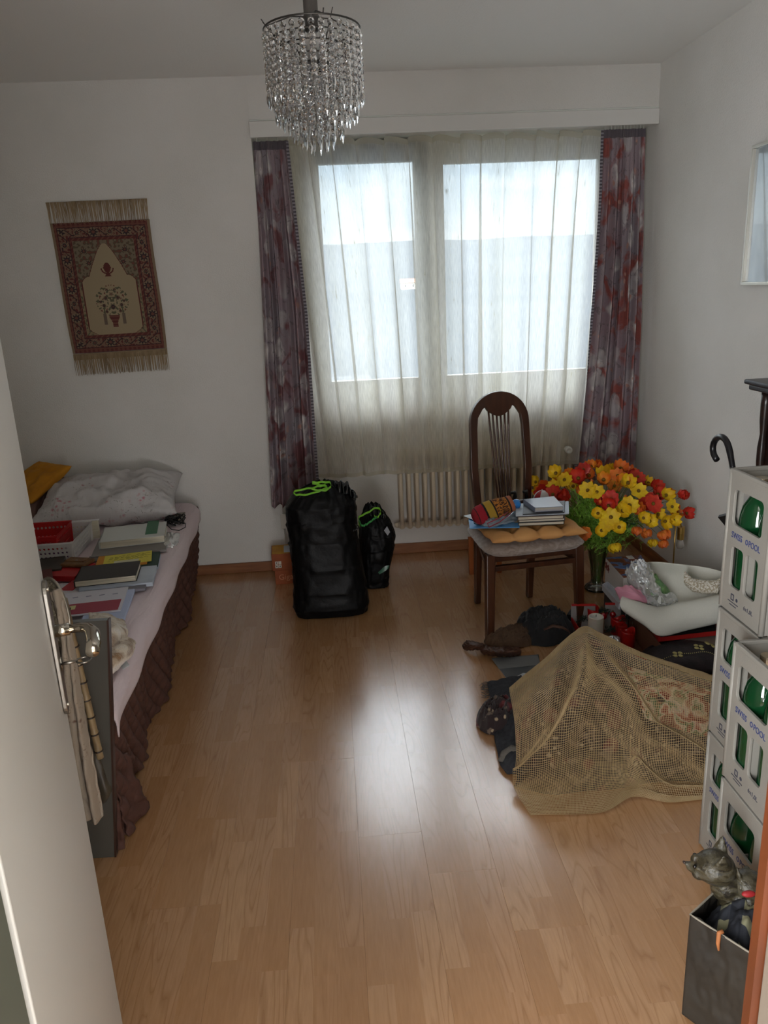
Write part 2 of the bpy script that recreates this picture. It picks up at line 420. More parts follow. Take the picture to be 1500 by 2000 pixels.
# outside: valley, wooded hills, a few houses
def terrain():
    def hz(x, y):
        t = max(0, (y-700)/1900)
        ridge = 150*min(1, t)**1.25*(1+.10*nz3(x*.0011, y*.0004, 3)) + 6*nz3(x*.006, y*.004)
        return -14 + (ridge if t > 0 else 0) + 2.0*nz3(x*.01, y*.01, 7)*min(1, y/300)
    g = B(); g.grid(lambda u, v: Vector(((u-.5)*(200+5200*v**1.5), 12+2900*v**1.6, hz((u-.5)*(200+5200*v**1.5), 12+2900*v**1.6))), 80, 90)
    struct(g.build('hill', M('valley', (.05, .058, .066), 1, c2=(.062, .070, .078), sc=.004, spec=0), smooth=True))  # bluish tint puts distance haze into the hill colour
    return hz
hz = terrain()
hw = M('house_wall', 'f0ead8', .9); hr = M('house_roof', 'b98a70', .9)
for i, (x, y, s_, lab) in enumerate(((92, 900, 11, 'small pale house on the valley side seen through the left pane'), (342, 905, 9, 'small white house on the valley side seen through the right pane'), (300, 860, 10, 'low white house left of the one behind the right pane'))):
    z = hz(x, y)-1; t = thing('house', lab, 'house', (x, y, z), 'far houses in the valley')
    B().box(x-s_*.8, x+s_*.8, y-5, y+5, z, z+s_*.7).build('wall', hw, t)
    B().add([(x-s_*.9, y-6, z+s_*.7), (x+s_*.9, y-6, z+s_*.7), (x+s_*.9, y+6, z+s_*.7), (x-s_*.9, y+6, z+s_*.7), (x-s_*.9, y, z+s_*1.1), (x+s_*.9, y, z+s_*1.1)], [(0, 1, 5, 4), (2, 3, 4, 5), (0, 4, 3), (1, 2, 5), (3, 2, 1, 0)]).build('roof', hr, t)
    for k in (-.4, .4): B().box(x+k*s_-.8, x+k*s_+.8, y-5.1, y-5, z+s_*.3, z+s_*.5).build('window', M('dark_pane', '40464a', .3), t)

# ================================================================= door leaf with handle
dE, dH = Vector((-.503, 1.25, 0)), Vector((-.300, .56, 0))
du = (dH-dE).normalized(); dn = Vector((-du.y, du.x, 0)); dn = dn if dn.x > 0 else -dn   # along leaf towards hinge; outward (right) normal
DT = Matrix((du, dn, Vector((0, 0, 1)))).transposed().to_4x4(); DT.translation = dE
dl = (dH-dE).length
dr = sroot('door_1', dE)
B(DT).box(0, dl, -.04, 0, .008, 2.02).build('door_leaf', M('door_paint', 'cbc9c4', .42), dr, mods=[BEV(.002)])
steel = M('satin_steel', '8d8880', .28, .95)
chrome = M('polished_chrome', 'c9c3b6', .12, 1)
hx = .042; hz_ = .945
def DP(u, n, z): return DT @ Vector((u, n, z))
pl = B(DT); prof = rrect(hx-.019, hx+.019, .795, 1.035, .017)
n_ = len(prof); pl.add([(a, .0005, b) for a, b in prof]+[(a, .0075, b) for a, b in prof], [tuple(range(n_)), tuple(range(n_, 2*n_))[::-1]]+[(i, n_+i, n_+(i+1) % n_, (i+1) % n_) for i in range(n_)])
pt = pl.build('handle_plate', steel, dr, mods=[BEV(.0015)])
for z in (1.02, .81): B().tube([DP(hx, .006, z), DP(hx, .0095, z)], .004, 10).build('screw', chrome, pt)
lv = B(); path = [DP(hx, .006, hz_), DP(hx, .03, hz_), DP(hx+.002, .048, hz_), DP(hx+.012, .060, hz_), DP(hx+.03, .066, hz_-.001), DP(hx+.062, .067, hz_-.004), DP(hx+.092, .064, hz_-.009)]
lv.tube([path[0], path[1]], .0105, 14); lv.tube(path[1:], [.0085, .009, .0105, .0115, .0115, .0105], 14, flat=.85)
lv.build('door_handle', chrome, dr, smooth=True)
kz = .885
ky = B(); ky.tube([DP(hx, .006, kz), DP(hx, .034, kz)], .0028, 8); ky.tube([DP(hx+.0005+.011*math.cos(a), .044+.012*math.sin(a), kz) for a in [2*PI*i/20 for i in range(20)]], .0016, 6, closed=True)
ky.box(hx-.001, hx+.001, .006, .010, kz-.012, kz+.012, DT)
ky.T = None
ky.build('key', steel, pt, smooth=True)

# ================================================================= CURTAINS
def sheer_mat():
    g = G('sheer_voile'); uv = g.n('ShaderNodeTexCoord').outputs['UV']
    fl1 = g.noise(g.n('ShaderNodeMapping', {0: uv, 'Scale': (420, 22, 1)}).outputs[0], 1, 3, 0, .7)
    slub = g.ramp(fl1, [(.60, 0.), (.70, 1.)])
    zone = g.ramp(g.noise(g.n('ShaderNodeMapping', {0: uv, 'Scale': (26, .3, 1)}).outputs[0], 1, 1), [(.42, 0.), (.60, 1.)])
    weave = g.noise(g.n('ShaderNodeMapping', {0: uv, 'Scale': (900, 30, 1)}).outputs[0], 1, 2)
    slub = g.math('MULTIPLY', slub, zone)
    col = g.mix(slub, lin('f6f4ee'), lin('8c8468'))
    col = g.mix(g.math('MULTIPLY', zone, .35), col, lin('e6e2cd'))
    d = g.n('ShaderNodeBsdfDiffuse', {0: col}); t = g.n('ShaderNodeBsdfTranslucent', {0: col})
    cl = g.n('ShaderNodeMixShader', {0: .84, 1: d.outputs[0], 2: t.outputs[0]})
    op = g.math('ADD', g.ramp(weave, [(.3, .50), (.7, .68)]), g.math('MULTIPLY', slub, .4))
    op = g.math('ADD', op, g.math('MULTIPLY', zone, .08))
    tr_ = g.n('ShaderNodeBsdfTransparent', {0: (1, 1, 1)})
    m = g.n('ShaderNodeMixShader', {0: op, 1: tr_.outputs[0], 2: cl.outputs[0]})
    g.t.links.new(m.outputs[0], g.out.inputs[0]); return g.m
shm = sheer_mat()
sheer = thing('sheer_curtain', 'white translucent sheer curtain hanging in front of the window', 'curtain', (.65, 4.09, .50))
NP = 13.5
def sheer_fn(u, v):
    # u along width, v from top (0) to hem (1)
    xt = -.235 + u*(1.425+.235)
    xb = -.105 + u*(1.275+.105)
    k = v**.8
    ph = u*NP*2*PI
    # gathered pleats at the top relaxing to irregular waves below
    wob = 1.7*nz3(u*7, 2.3)+.5*nz3(u*9, 4.3)*v
    x = xt*(1-k)+xb*k + (.014*(1-v)+.026)*math.sin(ph*1.0+1.2*wob) * (.5+.5*v)
    a = .018+.020*v
    y = 4.095 - .125*min(1, v*1.35) + a*math.cos(ph+2.0*wob) + .010*math.cos(ph*2.3+u*7)*v + .012*nz3(u*14, v*1.5, 9)
    z = 2.158 - v*(2.158-.515) + (1-v)**8*.011*math.cos(ph+.7) + v**6*(.010*nz3(u*11, 5.5) - .012*math.cos(ph+2*wob))
    return Vector((x, y, z))
bb = B(); bb.grid(sheer_fn, 420, 60)
bb.build('sheer_panel', shm, sheer, smooth=True)
hemm = M('hem_tape', 'd8d4c6', .8)
def hem_mat():
    g = G('sheer_hem'); c_ = lin('dcd8c8')
    cl = g.n('ShaderNodeMixShader', {0: .5, 1: g.n('ShaderNodeBsdfDiffuse', {0: c_}).outputs[0], 2: g.n('ShaderNodeBsdfTranslucent', {0: c_}).outputs[0]})
    m = g.n('ShaderNodeMixShader', {0: .72, 1: g.n('ShaderNodeBsdfTransparent').outputs[0], 2: cl.outputs[0]}); g.t.links.new(m.outputs[0], g.out.inputs[0]); return g.m
hmm = hem_mat()
B().grid(lambda u, v: sheer_fn(u, 1-.012*v)+Vector((0, -.0015, 0)), 420, 1).build('hem', hmm, sheer, smooth=True)
B().grid(lambda u, v: sheer_fn(u, .016*v)+Vector((0, -.002, 0)), 420, 1).build('heading_tape', hmm, sheer, smooth=True)
# rail with hooks
rl = thing('curtain_rail', 'white double curtain rail under the soffit behind the pelmet', 'rail', (.65, 4.08, 2.17))
B().box(-.305, XR-.01, 4.045, 4.125, 2.174, 2.184).build('rail', whitep, rl, mods=[BEV(.002)])
for hx_ in [-.29+i*.05 for i in range(4)] + [1.40+i*.016 for i in range(13)]: B().box(hx_, hx_+.002, 4.055, 4.058, 2.155, 2.176).build('hook', M('hook_plastic', 'd9d9d2', .5), rl)

def floral_mat(name, seed, warm):
    g = G(name); uv = g.n('ShaderNodeTexCoord').outputs['UV']
    v = g.n('ShaderNodeMapping', {0: uv, 'Location': (seed, seed*2.1, 0)}).outputs[0]
    wv = g.n('ShaderNodeVectorMath', {0: v, 1: g.n('ShaderNodeVectorMath', {0: g.n('ShaderNodeTexNoise', {'Vector': v, 'Scale': 9., 'Detail': 3}).outputs[1], 'Scale': .07}, operation='SCALE').outputs[0]}, operation='ADD').outputs[0]
    a = g.noise(wv, 3.2, 2, .6); b_ = g.noise(wv, 6.5, 3, .8)
    col = g.ramp(a, [(.25, lin('918b91')), (.45, lin('978a90')), (.62, lin('988289'))])
    col = g.mix(g.ramp(b_, [(.50, 0.), (.60, 1.)]), col, lin(warm))
    f1 = g.n('ShaderNodeTexVoronoi', {'Vector': wv, 'Scale': 6.5, 'Randomness': 1.}, feature='F1').outputs[0]
    f2 = g.n('ShaderNodeTexVoronoi', {'Vector': wv, 'Scale': 15., 'Randomness': 1.}, feature='F1').outputs[0]
    pet = g.ramp(f1, [(.34, 1.), (.42, 0.)]); gate = g.ramp(g.noise(v, 2.6, 1), [(.38, 0.), (.48, 1.)])
    col = g.mix(g.math('MULTIPLY', pet, gate), col, g.mix(g.ramp(f2, [(.2, 0.), (.5, 1.)]), lin('d6d0ce'), lin('b0a8aa')))
    sm = g.math('MULTIPLY', g.ramp(f2, [(.14, 1.), (.24, 0.)]), g.ramp(g.noise(v, 5., 1), [(.50, 0.), (.56, 1.)]))
    col = g.mix(sm, col, lin('b58c80'))
    lf = g.math('MULTIPLY', g.ramp(g.noise(wv, 22, 2, 1.2), [(.60, 0.), (.64, 1.)]), .5)
    col = g.mix(lf, col, lin('5a5054'))
    d = g.n('ShaderNodeBsdfPrincipled', {'Base Color': col, 'Roughness': .75, 'Normal': g.bump(g.noise(g.obj(), 900, 2), .15, .001)})
    t = g.n('ShaderNodeBsdfTranslucent', {0: col})
    m = g.n('ShaderNodeMixShader', {0: .08, 1: d.outputs[0], 2: t.outputs[0]}); g.t.links.new(m.outputs[0], g.out.inputs[0]); return g.m
def drape(label, x_at, y_at, ztop, zbot, nf, seed, warm, uw):
    loc = (sum(x_at(1))/2, y_at(1), zbot)
    t = thing('floral_curtain', label, 'curtain', loc)
    def fn(u, v):
        xl, xr_ = x_at(v); s = u + .035*math.sin(u*nf*2*PI*.5+seed) * (1-abs(2*u-1))
        ph = s*nf*2*PI + seed + .9*nz3(seed, v*1.3)
        xx = xl + (xr_-xl)*(u) + .009*math.sin(ph*1.0+.8)*(.4+.9*v)*math.sin(PI*min(1, max(0, u)))
        am = .006 + .022*min(1, v*3)*(.7+.5*nz3(u*3+seed, v*1.2))
        yy = y_at(v) + am*math.cos(ph) + .006*math.cos(2*ph+1)*v + .004*nz3(u*30, v*5, seed)
        zz = ztop - v*(ztop-zbot) + .006*math.cos(ph)*(v**10)
        return Vector((xx, yy, zz))
    b = B(); b.grid(fn, 170, 70)
    b.uv = [(p[0]*uw, p[1]*(ztop-zbot)) for p in b.uv]
    b.build('curtain_panel', floral_mat('floral_%d' % int(seed*10), seed, warm), t, smooth=True, mods=[SOL(.0012)])
    # lace-like trim along the leading edge
    side = 1.0 if seed < 2 else 0.0
    tm = G('edge_trim'); uvv = tm.n('ShaderNodeTexCoord').outputs['Object']; sx = tm.n('ShaderNodeSeparateXYZ', {0: uvv}).outputs[2]
    dots = tm.ramp(tm.math('FRACT', tm.math('MULTIPLY', sx, 62.)), [(.45, 0.), (.55, 1.)])
    tm.pr(Base_Color=tm.mix(dots, lin('8f8a92'), lin('4d4850')), Roughness=.8)
    b = B(); b.grid(lambda u, v: fn(side, v) + Vector(((u-.5)*.014 - (.0 if side else .008), -.006, 0)), 2, 70)
    b.build('trim_band', tm.m, t, smooth=True)
    # gathered heading
    b = B(); b.grid(lambda u, v: fn(u, .022*v)+Vector((0, -.004+.002*math.sin(u*220), .002)), 170, 2)
    b.build('heading_tape', M('heading_dark', '645d63', .8), t, smooth=True)
    return t
drape('grey and rose flowered curtain gathered at the left side of the window', lambda v: (-.308-.050*v**1.5, -.147+.038*min(1, v*2.2)), lambda v: 4.062-.125*min(1, v*1.6), 2.155, .385, 5.5, 1.3, '7d5254', .62)
drape('red and grey flowered curtain gathered at the right side of the window', lambda v: (1.397-.035*v-.105*max(0, v-.15)**1.6, 1.607+.012*v), lambda v: 4.065-.045*min(1, v*2), 2.155, .41, 5.5, 4.7, '96524b', .62)

# ================================================================= RADIATOR
rad = thing('radiator', 'cream ribbed column radiator on the wall under the window', 'radiator', (.85, 4.07, .17))
radm = M('radiator_enamel', 'd3c4ad', .42)
b = B(); x0 = .335
for yy in (4.065, 4.100, 4.135):
    b.tube([(x0, yy, .19), (x0, yy, .595)], .0115, 10)
b.ball((x0, 4.100, .60), (.021, .046, .022), 7); b.ball((x0, 4.100, .19), (.021, .046, .022), 7)
b.tube([(x0-.0222, 4.100, .19), (x0+.0222, 4.100, .19)], .013, 10); b.tube([(x0-.0222, 4.100, .60), (x0+.0222, 4.100, .60)], .013, 10)
c0 = b.build('column', radm, rad, smooth=True)
for i in range(1, 24):
    o = c0.copy(); C.objects.link(o); o.location = (i*.0446, 0, 0)
b = B(); b.tube([(x0-.04, 4.100, .19), (x0-.02, 4.100, .19)], [.010, .016], 12); b.build('end_plug', radm, rad, smooth=True)
b = B(); b.lathe([(0, 0), (.012, 0), (.0125, .012), (.0125, .02)], n=6, T=frame_T((1.385, 4.100, .60), (0, 1, 0), (0, 0, 1)))
b.tube([(1.36, 4.100, .60), (1.405, 4.100, .60), (1.405, 4.100, .10), (1.405, 4.16, .10)], .008, 8); b.build('pipe', radm, rad, smooth=True)
va = B(); VT = frame_T((1.232, 4.00, .588), (1, 0, 0), (0, 0, 1)); VT = VT @ Matrix.Rotation(PI, 4, 'X') if (VT.to_3x3() @ Vector((0, 0, 1))).y > 0 else VT
va.lathe([(0, 0), (.018, 0), (.020, .004), (.020, .030), (.017, .035), (.010, .036), (.009, .033), (.0, .033)], n=24, T=VT)
v_ = va.build('thermostat_valve', M('valve_white', 'd8d8d2', .4), rad, smooth=True, mods=[])
# wall socket
so = thing('wall_socket', 'white wall socket plate low on the back wall beside the large black bag', 'socket', (-.30, 4.028, .24))
B().box(-.325, -.240, 4.019, 4.0295, .235, .315).build('plate', M('socket_white', 'cfcac0', .4), so, mods=[BEV(.002)])
hb = B()
for (cx, cz) in ((-.288, .296), (-.277, .292), (-.266, .296), (-.291, .276), (-.262, .276), (-.286, .257), (-.276, .253), (-.266, .257)):
    hb.tube([(cx, 4.0185, cz), (cx, 4.0195, cz)], .0024, 8)
hb.build('pin_hole', M('hole_black', '0a0a0a', .6), so)

# ================================================================= CHANDELIER
ch = thing('chandelier', 'small crystal chandelier of hanging bead strands on a wire ring', 'chandelier', (.001, 1.9, 2.43))
gun = M('dark_metal', '4a4845', .4, .8)
cry = M('crystal', 'e4e6e8', .03, ior=1.6, trans=1.0, spec=.8)
cx, cy, zr = .002, 1.90, 2.008
def circ(r, z, n=40, ph=0): return [(cx+r*math.cos(2*PI*i/n+ph), cy+r*math.sin(2*PI*i/n+ph), z) for i in range(n)]
b = B(); b.tube([(cx, cy, 2.43), (cx, cy, 2.10)], .003, 8); b.build('cord', M('cord_grey', '8a8884', .6), ch)
b = B(); b.lathe([(0, 2.43), (.045, 2.43), (.04, 2.405), (0, 2.40)], (cx, cy, 0), 20); b.build('ceiling_rose', whitep, ch, smooth=True)
b = B(); b.lathe([(0, 2.10), (.010, 2.10), (.0155, 2.09), (.0155, 2.035), (.018, 2.033), (.018, 2.028), (.014, 2.026), (.014, 2.005), (0, 2.005)], (cx, cy, 0), 20); b.build('lamp_holder', M('holder_grey', '5f5c58', .5, .3), ch, smooth=True)
b = B(); b.lathe([(.009, 2.006), (.011, 1.995), (.022, 1.975), (.024, 1.96), (.018, 1.945), (0, 1.938)], (cx, cy, 0), 16); b.build('bulb', M('bulb_glass', 'f4f4f0', .15, trans=.6, ior=1.3), ch, smooth=True)
tiers = [(.104, zr, 32, .128, .03), (.090, zr-.020, 26, .135, .03), (.074, zr-.036, 24, .137, .03), (.056, zr-.055, 18, .140, .03), (.038, zr-.068, 13, .140, .03), (.018, zr-.078, 7, .142, .035)]
b = B(); b.tube(circ(.104, zr), .0019, 6, closed=True); b.build('ring', gun, ch, smooth=True)
for (r, z, n, L_, dl_) in tiers[1:]:
    b = B(); b.tube(circ(r, z), .0016, 6, closed=True)
    for k in range(4):
        a = k*PI/2+.4; b.tube([(cx+r*math.cos(a), cy+r*math.sin(a), z), (cx+(r+.024)*math.cos(a), cy+(r+.024)*math.sin(a), z+.03)], .0009, 5)
    b.build('ring', gun, ch, smooth=True)
b = B()
for k in range(4):
    a = k*PI/2+.25; ca, sa = math.cos(a), math.sin(a)
    b.tube([(cx+.012*ca, cy+.012*sa, zr+.024), (cx+.045*ca, cy+.045*sa, zr+.023), (cx+.1*ca, cy+.1*sa, zr+.002), (cx+.106*ca, cy+.106*sa, zr+.010)], .0014, 6)
b.build('spider_arm', gun, ch, smooth=True)
def bead(b, c, r, fl=.55):
    # faceted octagon bead, flattened, facing outwards
    n = 8; a0 = math.atan2(c[1]-cy, c[0]-cx); vs = []
    for (rr, dx) in ((.5, fl), (1, .18), (1, -.18), (.5, -fl)):
        for i in range(n):
            a = 2*PI*i/n; t = rr*r*math.cos(a); vs.append((c[0]+dx*r*math.cos(a0)-t*math.sin(a0), c[1]+dx*r*math.sin(a0)+t*math.cos(a0), c[2]+rr*r*math.sin(a)))
    fs = [tuple(range(8))[::-1], tuple(range(24, 32))]
    for k in range(3): fs += [(k*n+i, k*n+(i+1) % n, (k+1)*n+(i+1) % n, (k+1)*n+i) for i in range(n)]
    b.add(vs, fs)
rc = random.Random(11)
for ti, (r, z, n, L_, dl_) in enumerate(tiers):
    for i in range(n):
        a = 2*PI*(i+.5*(ti % 2))/n; px_, py_ = cx+r*math.cos(a), cy+r*math.sin(a)
        nb = int(L_/.0145) + rc.choice((-1, 0, 0)); b = B(); zz = z-.006; b.tube([(px_, py_, z), (px_, py_, z-.006)], .0006, 4)
        for k in range(nb):
            zz -= .0068; bead(b, (px_+rc.uniform(-.001, .001), py_+rc.uniform(-.001, .001), zz), .0070); zz -= .0075
        so_ = b.build('crystal_strand', cry, ch)
        d = B(); q = 6; h = .032 if ti < 3 else .036
        vs = [(px_, py_, zz+.002)]
        for (rr, dz) in ((.0025, -.004), (.0048, -.010), (.0042, -h*.65)):
            vs += [(px_+rr*math.cos(2*PI*j/q+i), py_+rr*math.sin(2*PI*j/q+i), zz+dz) for j in range(q)]
        vs.append((px_, py_, zz-h)); fs = [(0, 1+(j+1) % q, 1+j) for j in range(q)]
        for k in range(2): fs += [(1+k*q+j, 1+k*q+(j+1) % q, 1+(k+1)*q+(j+1) % q, 1+(k+1)*q+j) for j in range(q)]
        fs += [(1+2*q+j, 1+2*q+(j+1) % q, 1+3*q) for j in range(q)]
        d.add(vs, fs); d.build('crystal_drop', cry, so_)

# ================================================================= WALL RUG (prayer rug)
RUG = [(-1.300,4.028,1.918), (-0.826,4.028,1.919), (-0.817,4.028,1.112), (-1.276,4.028,1.104)]
wr = thing('wall_rug', 'small red and cream woven prayer rug with fringes hanging on the back wall', 'rug', (-1.05, 4.03, 1.10))
def rug_color(u, v):
    # u 0..1 across, v 0..1 down, woven field without the fringes
    W_, H_ = .50, .70
    cream = (.34, .27, .17); red = (.11, .028, .024); dark = (.035, .022, .026); tan = (.22, .16, .10); rose = (.16, .06, .045); green = (.10, .10, .06)
    x, y = u*W_, v*H_; dx = min(x, W_-x); dy = min(y, H_-y); d = min(dx, dy)
    if dx < .012: return tan
    if d < .026:
        return red if (int((y if dx < dy else x)/.012) % 2 and .016 < d < .023) is False else rose
    def med(px_, py_, r):   # rosette
        q = math.hypot(px_, py_); a = math.atan2(py_, px_)
        if q < r*.28: return rose
        if q < r*(.62+.18*math.cos(8*a)): return dark
        if q < r*.85: return tan
        return None
    if d < .080:
        if d < .030 or d > .076: return dark
        s_ = y if dx < dy else x; L = H_ if dx < dy else W_; n = round(L/.078); p = L/n; k = (s_ % p)-p/2; c = d-.053
        idx = int(s_/p)
        m = med(k, c, .030 if idx % 2 == 0 else .019)
        if m: return m
        vine = abs(c-.014*math.sin(2*PI*s_/p)) < .003
        if vine: return dark
        if idx % 2 and abs(k) < .018 and abs(c) < .022: return tan if (int(k/.005)+int(c/.005)) % 2 else rose
        return (.20, .12, .08) if noise.noise(Vector((x*90, y*90, 1))) > -.1 else red
    if d < .094: return red if int((x+y)/.010) % 3 else rose
    # field
    fx, fy = x-W_/2, y
    top = .115
    # arch outline half width by height
    if fy < top: hw = -1
    elif fy < .285: hw = .012+.088*((fy-top)/.170)**.75
    elif fy < .330: hw = .100+.042*math.sqrt(max(0, 1-((.330-fy)/.045)**2))
    elif fy < .560: hw = .142
    else: hw = .142-.02*max(0, (fy-.560)/.03)**2
    if abs(fx) < hw:
        if abs(fx) > hw-.004: return red
        # lamp
        ly = fy-.215
        if 0 < ly < .075 and abs(fx) < .005+.014*abs(math.sin(ly*55)): return red
        if abs(math.hypot(fx, fy-.245)-.030) < .0035 and fy > .245: return red
        if fy < .215 and abs(fx) < .0015: return rose
        # vase with flowers
        if .500 < fy < .565 and abs(fx) < .020+.008*math.cos((fy-.5)*60): return red if int(fy/.009) % 2 else rose
        q = math.hypot(fx/.085, (fy-.420)/.085)
        if q < 1.0:
            for (a, b_, r) in ((0, .455, .017), (-.032, .405, .013), (.032, .405, .013), (-.045, .445, .012), (.045, .445, .012), (0, .385, .010), (-.02, .36, .009), (.02, .36, .009), (-.06, .425, .010), (.06, .425, .010), (-.035, .48, .010), (.035, .48, .010)):
                m = med(fx-a, fy-b_, r)
                if m: return m
            n1 = noise.noise(Vector((abs(fx)*75, fy*75, 4)))
            if n1 > .18: return green
            if n1 < -.42: return rose
        if abs(abs(fx)-.048) < .007 and .49 < fy < .55: return (.15, .11, .08)
        return cream
    # spandrels and side panels
    for (a, b_, r) in ((-.105, .150, .020), (.105, .150, .020), (-.088, .215, .019), (.088, .215, .019)):
        m = med(fx-a, fy-b_, r)
        if m: return m
    if fy > .345:
        if abs(fx) > hw+.013 and abs(fx) < hw+.017: return tan
        return green if noise.noise(Vector((abs(fx)*90, y*70, 2))) > .12 else (.25, .19, .11)
    n1 = noise.noise(Vector((abs(fx)*60, y*60, 2)))
    return (.19, .15, .10) if n1 > -.05 else (.10, .08, .05) if n1 > -.3 else rose
def rugp(u, v):
    a, b_, c_, d_ = [Vector(p) for p in RUG]
    p = (a*(1-u)+b_*u)*(1-v) + (d_*(1-u)+c_*u)*v
    p.x += .006*math.sin(v*7)*(.5-u); p.y = 4.022 - .003*nz3(u*3, v*4, 8)
    return p
nu, nv = 150, 220; v0, v1 = .115, .865
b = B(); b.grid(lambda u, v: rugp(u, v0+(v1-v0)*v) + Vector((0, 0, -.003*math.sin(u*PI)*0)), nu, nv)
g = G('woven_rug'); ca_ = g.n('ShaderNodeVertexColor', layer_name='weave'); g.pr(Base_Color=ca_.outputs[0], Roughness=.95, Normal=g.bump(g.noise(g.obj(), 700, 2), .4, .001))
ro = b.build('woven_field', g.m, wr, mods=[SOL(.004, -1)])
at = ro.data.color_attributes.new('weave', 'FLOAT_COLOR', 'CORNER'); cols = []
for k in range(nu*nv):
    i, j = k % nu, k//nu; c_ = rug_color((i+.5)/nu, (j+.5)/nv); cols += [c_[0], c_[1], c_[2], 1]*4
at.data.foreach_set('color', cols)
fm = M('fringe_cotton', 'b29b7b', .9, c2='8f7a5c', sc=60, stretch=(1, 1, .1))
rf = random.Random(5)
for nm, va, vb in (('fringe', .105, -.002), ('fringe', .885, 1.0)):
    b = B()
    for i in range(150):
        u = (i+rf.uniform(-.3, .3)+.5)/150; u1 = u+rf.uniform(-.012, .012); l = rf.uniform(.92, 1.02)
        if vb < va:   # upper fringe flips down over the top of the field
            p0 = rugp(u, 0); p1 = rugp(u1, .11*l+.012); pm_ = rugp((u+u1)/2, .05)
        else: p0 = rugp(u, va-.01); p1 = rugp(u1, va+(1-va)*l); pm_ = rugp((u+u1)/2, (va+1)/2)
        oy = rf.uniform(-.006, -.004)
        b.tube([p0+Vector((0, oy, 0)), pm_+Vector((rf.uniform(-.002, .002), oy-.001, 0)), p1+Vector((0, oy-.001, 0))], [.0019, .0017, .0008], 4)
    o = b.build('fringe', fm, wr, smooth=True); o['kind'] = 'stuff'
B().surf([[rugp(0, .868), rugp(.5, .868), rugp(1, .868)], [rugp(0, .905), rugp(.5, .905), rugp(1, .905)]], 20, 2).build('end_band', M('rug_band', '8f7b5e', .9), wr, mods=[SOL(.004, -1)])

# ================================================================= BED
BA = math.radians(2.37); BT = rotz(BA, (-.633, 1.88, 0))    # local: x 0 = right edge, y 0 = foot end
bed = thing('bed', 'single bed with pale pink fitted sheet and brown quilted skirt against the back wall', 'bed', (-1.1, 2.9, 0))
b = B(BT); b.box(-.93, -.12, .04, 2.06, .08, .25); b.build('bed_base', M('bed_base', '3a2c24', .8), bed, mods=[BEV(.01)])
b = B(BT)
for lx, ly in ((-.86, .10), (-.17, .10), (-.86, 2.02), (-.17, 2.02)): B(BT).box(lx-.025, lx+.025, ly-.025, ly+.025, 0, .08).build('leg', M('bed_leg', '2c1f18', .6), bed)
g = G('pink_sheet'); v = g.obj((1, 1, 1)); wv = g.noise(g.obj((14, 2.2, 6), (0, 0, .25)), 1.6, 4, .9)
g.pr(Base_Color=g.mix(g.ramp(g.noise(v, 2), [(.3, 0.), (.7, 1.)]), lin('dccdd0'), lin('d5c3c7')), Roughness=.8, Normal=g.bump(wv, .55, .02), Sheen_Weight=.1)
def matt(u, v):
    # wraps round the right side: u 0..1 across the top then down the side, v along the length
    L = .93; rd = .05; tot = L-rd + rd*PI/2 + .03; s_ = u*tot; y = .01+v*2.10
    hump = .012*nz3(y*2.2, s_*3, 2) + .006*nz3(y*5, s_*9, 4)
    yr = min(y, 2.11-y); endc = max(0, 1-yr/.06); zc = -.045*endc**2
    if s_ < L-rd: x, z = -L+s_, .44+hump
    elif s_ < L-rd+rd*PI/2: a = (s_-(L-rd))/rd; x, z = -rd+rd*math.sin(a), .44-rd+rd*math.cos(a)+hump*(1-a/2)
    else: x, z = -.004*math.sin(y*17)-.0*s_, .44-rd-(s_-(L-rd+rd*PI/2))
    # rounded corner at the far end
    x -= (.085*max(0, (y-1.97)/.14)**2.2 if y > 1.97 else 0)*max(0, min(1, (x+.3)/.3))
    return BT @ Vector((x, y, z+zc+.012*0))
b = B(); b.grid(matt, 90, 120); b.build('fitted_sheet', g.m, bed, smooth=True, mods=[SOL(.004, -1)])
b = B(BT); b.box(-.92, -.065, .02, 2.09, .25, .425); b.build('mattress', M('mattress', 'c9bfc0', .8), bed, mods=[BEV(.035, 4)])
g = G('brown_quilt'); g.pr(Base_Color=g.mix(g.noise(g.obj(), 60, 3), lin('5c3a30'), lin('45291f')), Roughness=.75, Normal=g.bump(g.noise(g.obj(), 260, 3), .3, .002))
def quilt(s_, z, du=.075, dv=.085):
    a = (s_/du+z/dv); c_ = (s_/du-z/dv)
    return .017*(abs(math.sin(PI*a/1.0))**.9*abs(math.sin(PI*c_/1.0))**.9)
def skirt(u, v):
    y = u*2.07+.015; z = .405-v*.40
    wav = .016*math.sin(y*9)+.012*math.sin(y*17+1) + .02*nz3(y*3, v)
    flare = (.028*v*v*(1.1-min(1, max(0, (y-.2))/1.1)))*(.6+.6*math.sin(y*12+2)) if y < 1.3 else 0
    x = -.032 + (wav-.012)*v + flare - .030*v + quilt(y, z)
    return BT @ Vector((x, y, max(.004, z+.02*v*math.sin(y*8)*(1 if y < .9 else .2))))
b = B(); b.grid(skirt, 340, 60); qs = b.build('quilted_skirt', g.m, bed, smooth=True, mods=[SOL(.006)])
def skirt2(u, v):
    x = -.92+u*.90; z = .38-v*.37
    return BT @ Vector((x, -.012-.02*v-.014*math.sin(x*12)*v-quilt(x, z), max(.004, z)))
b = B(); b.grid(skirt2, 130, 50); b.build('quilted_skirt', g.m, bed, smooth=True, mods=[SOL(.006)])
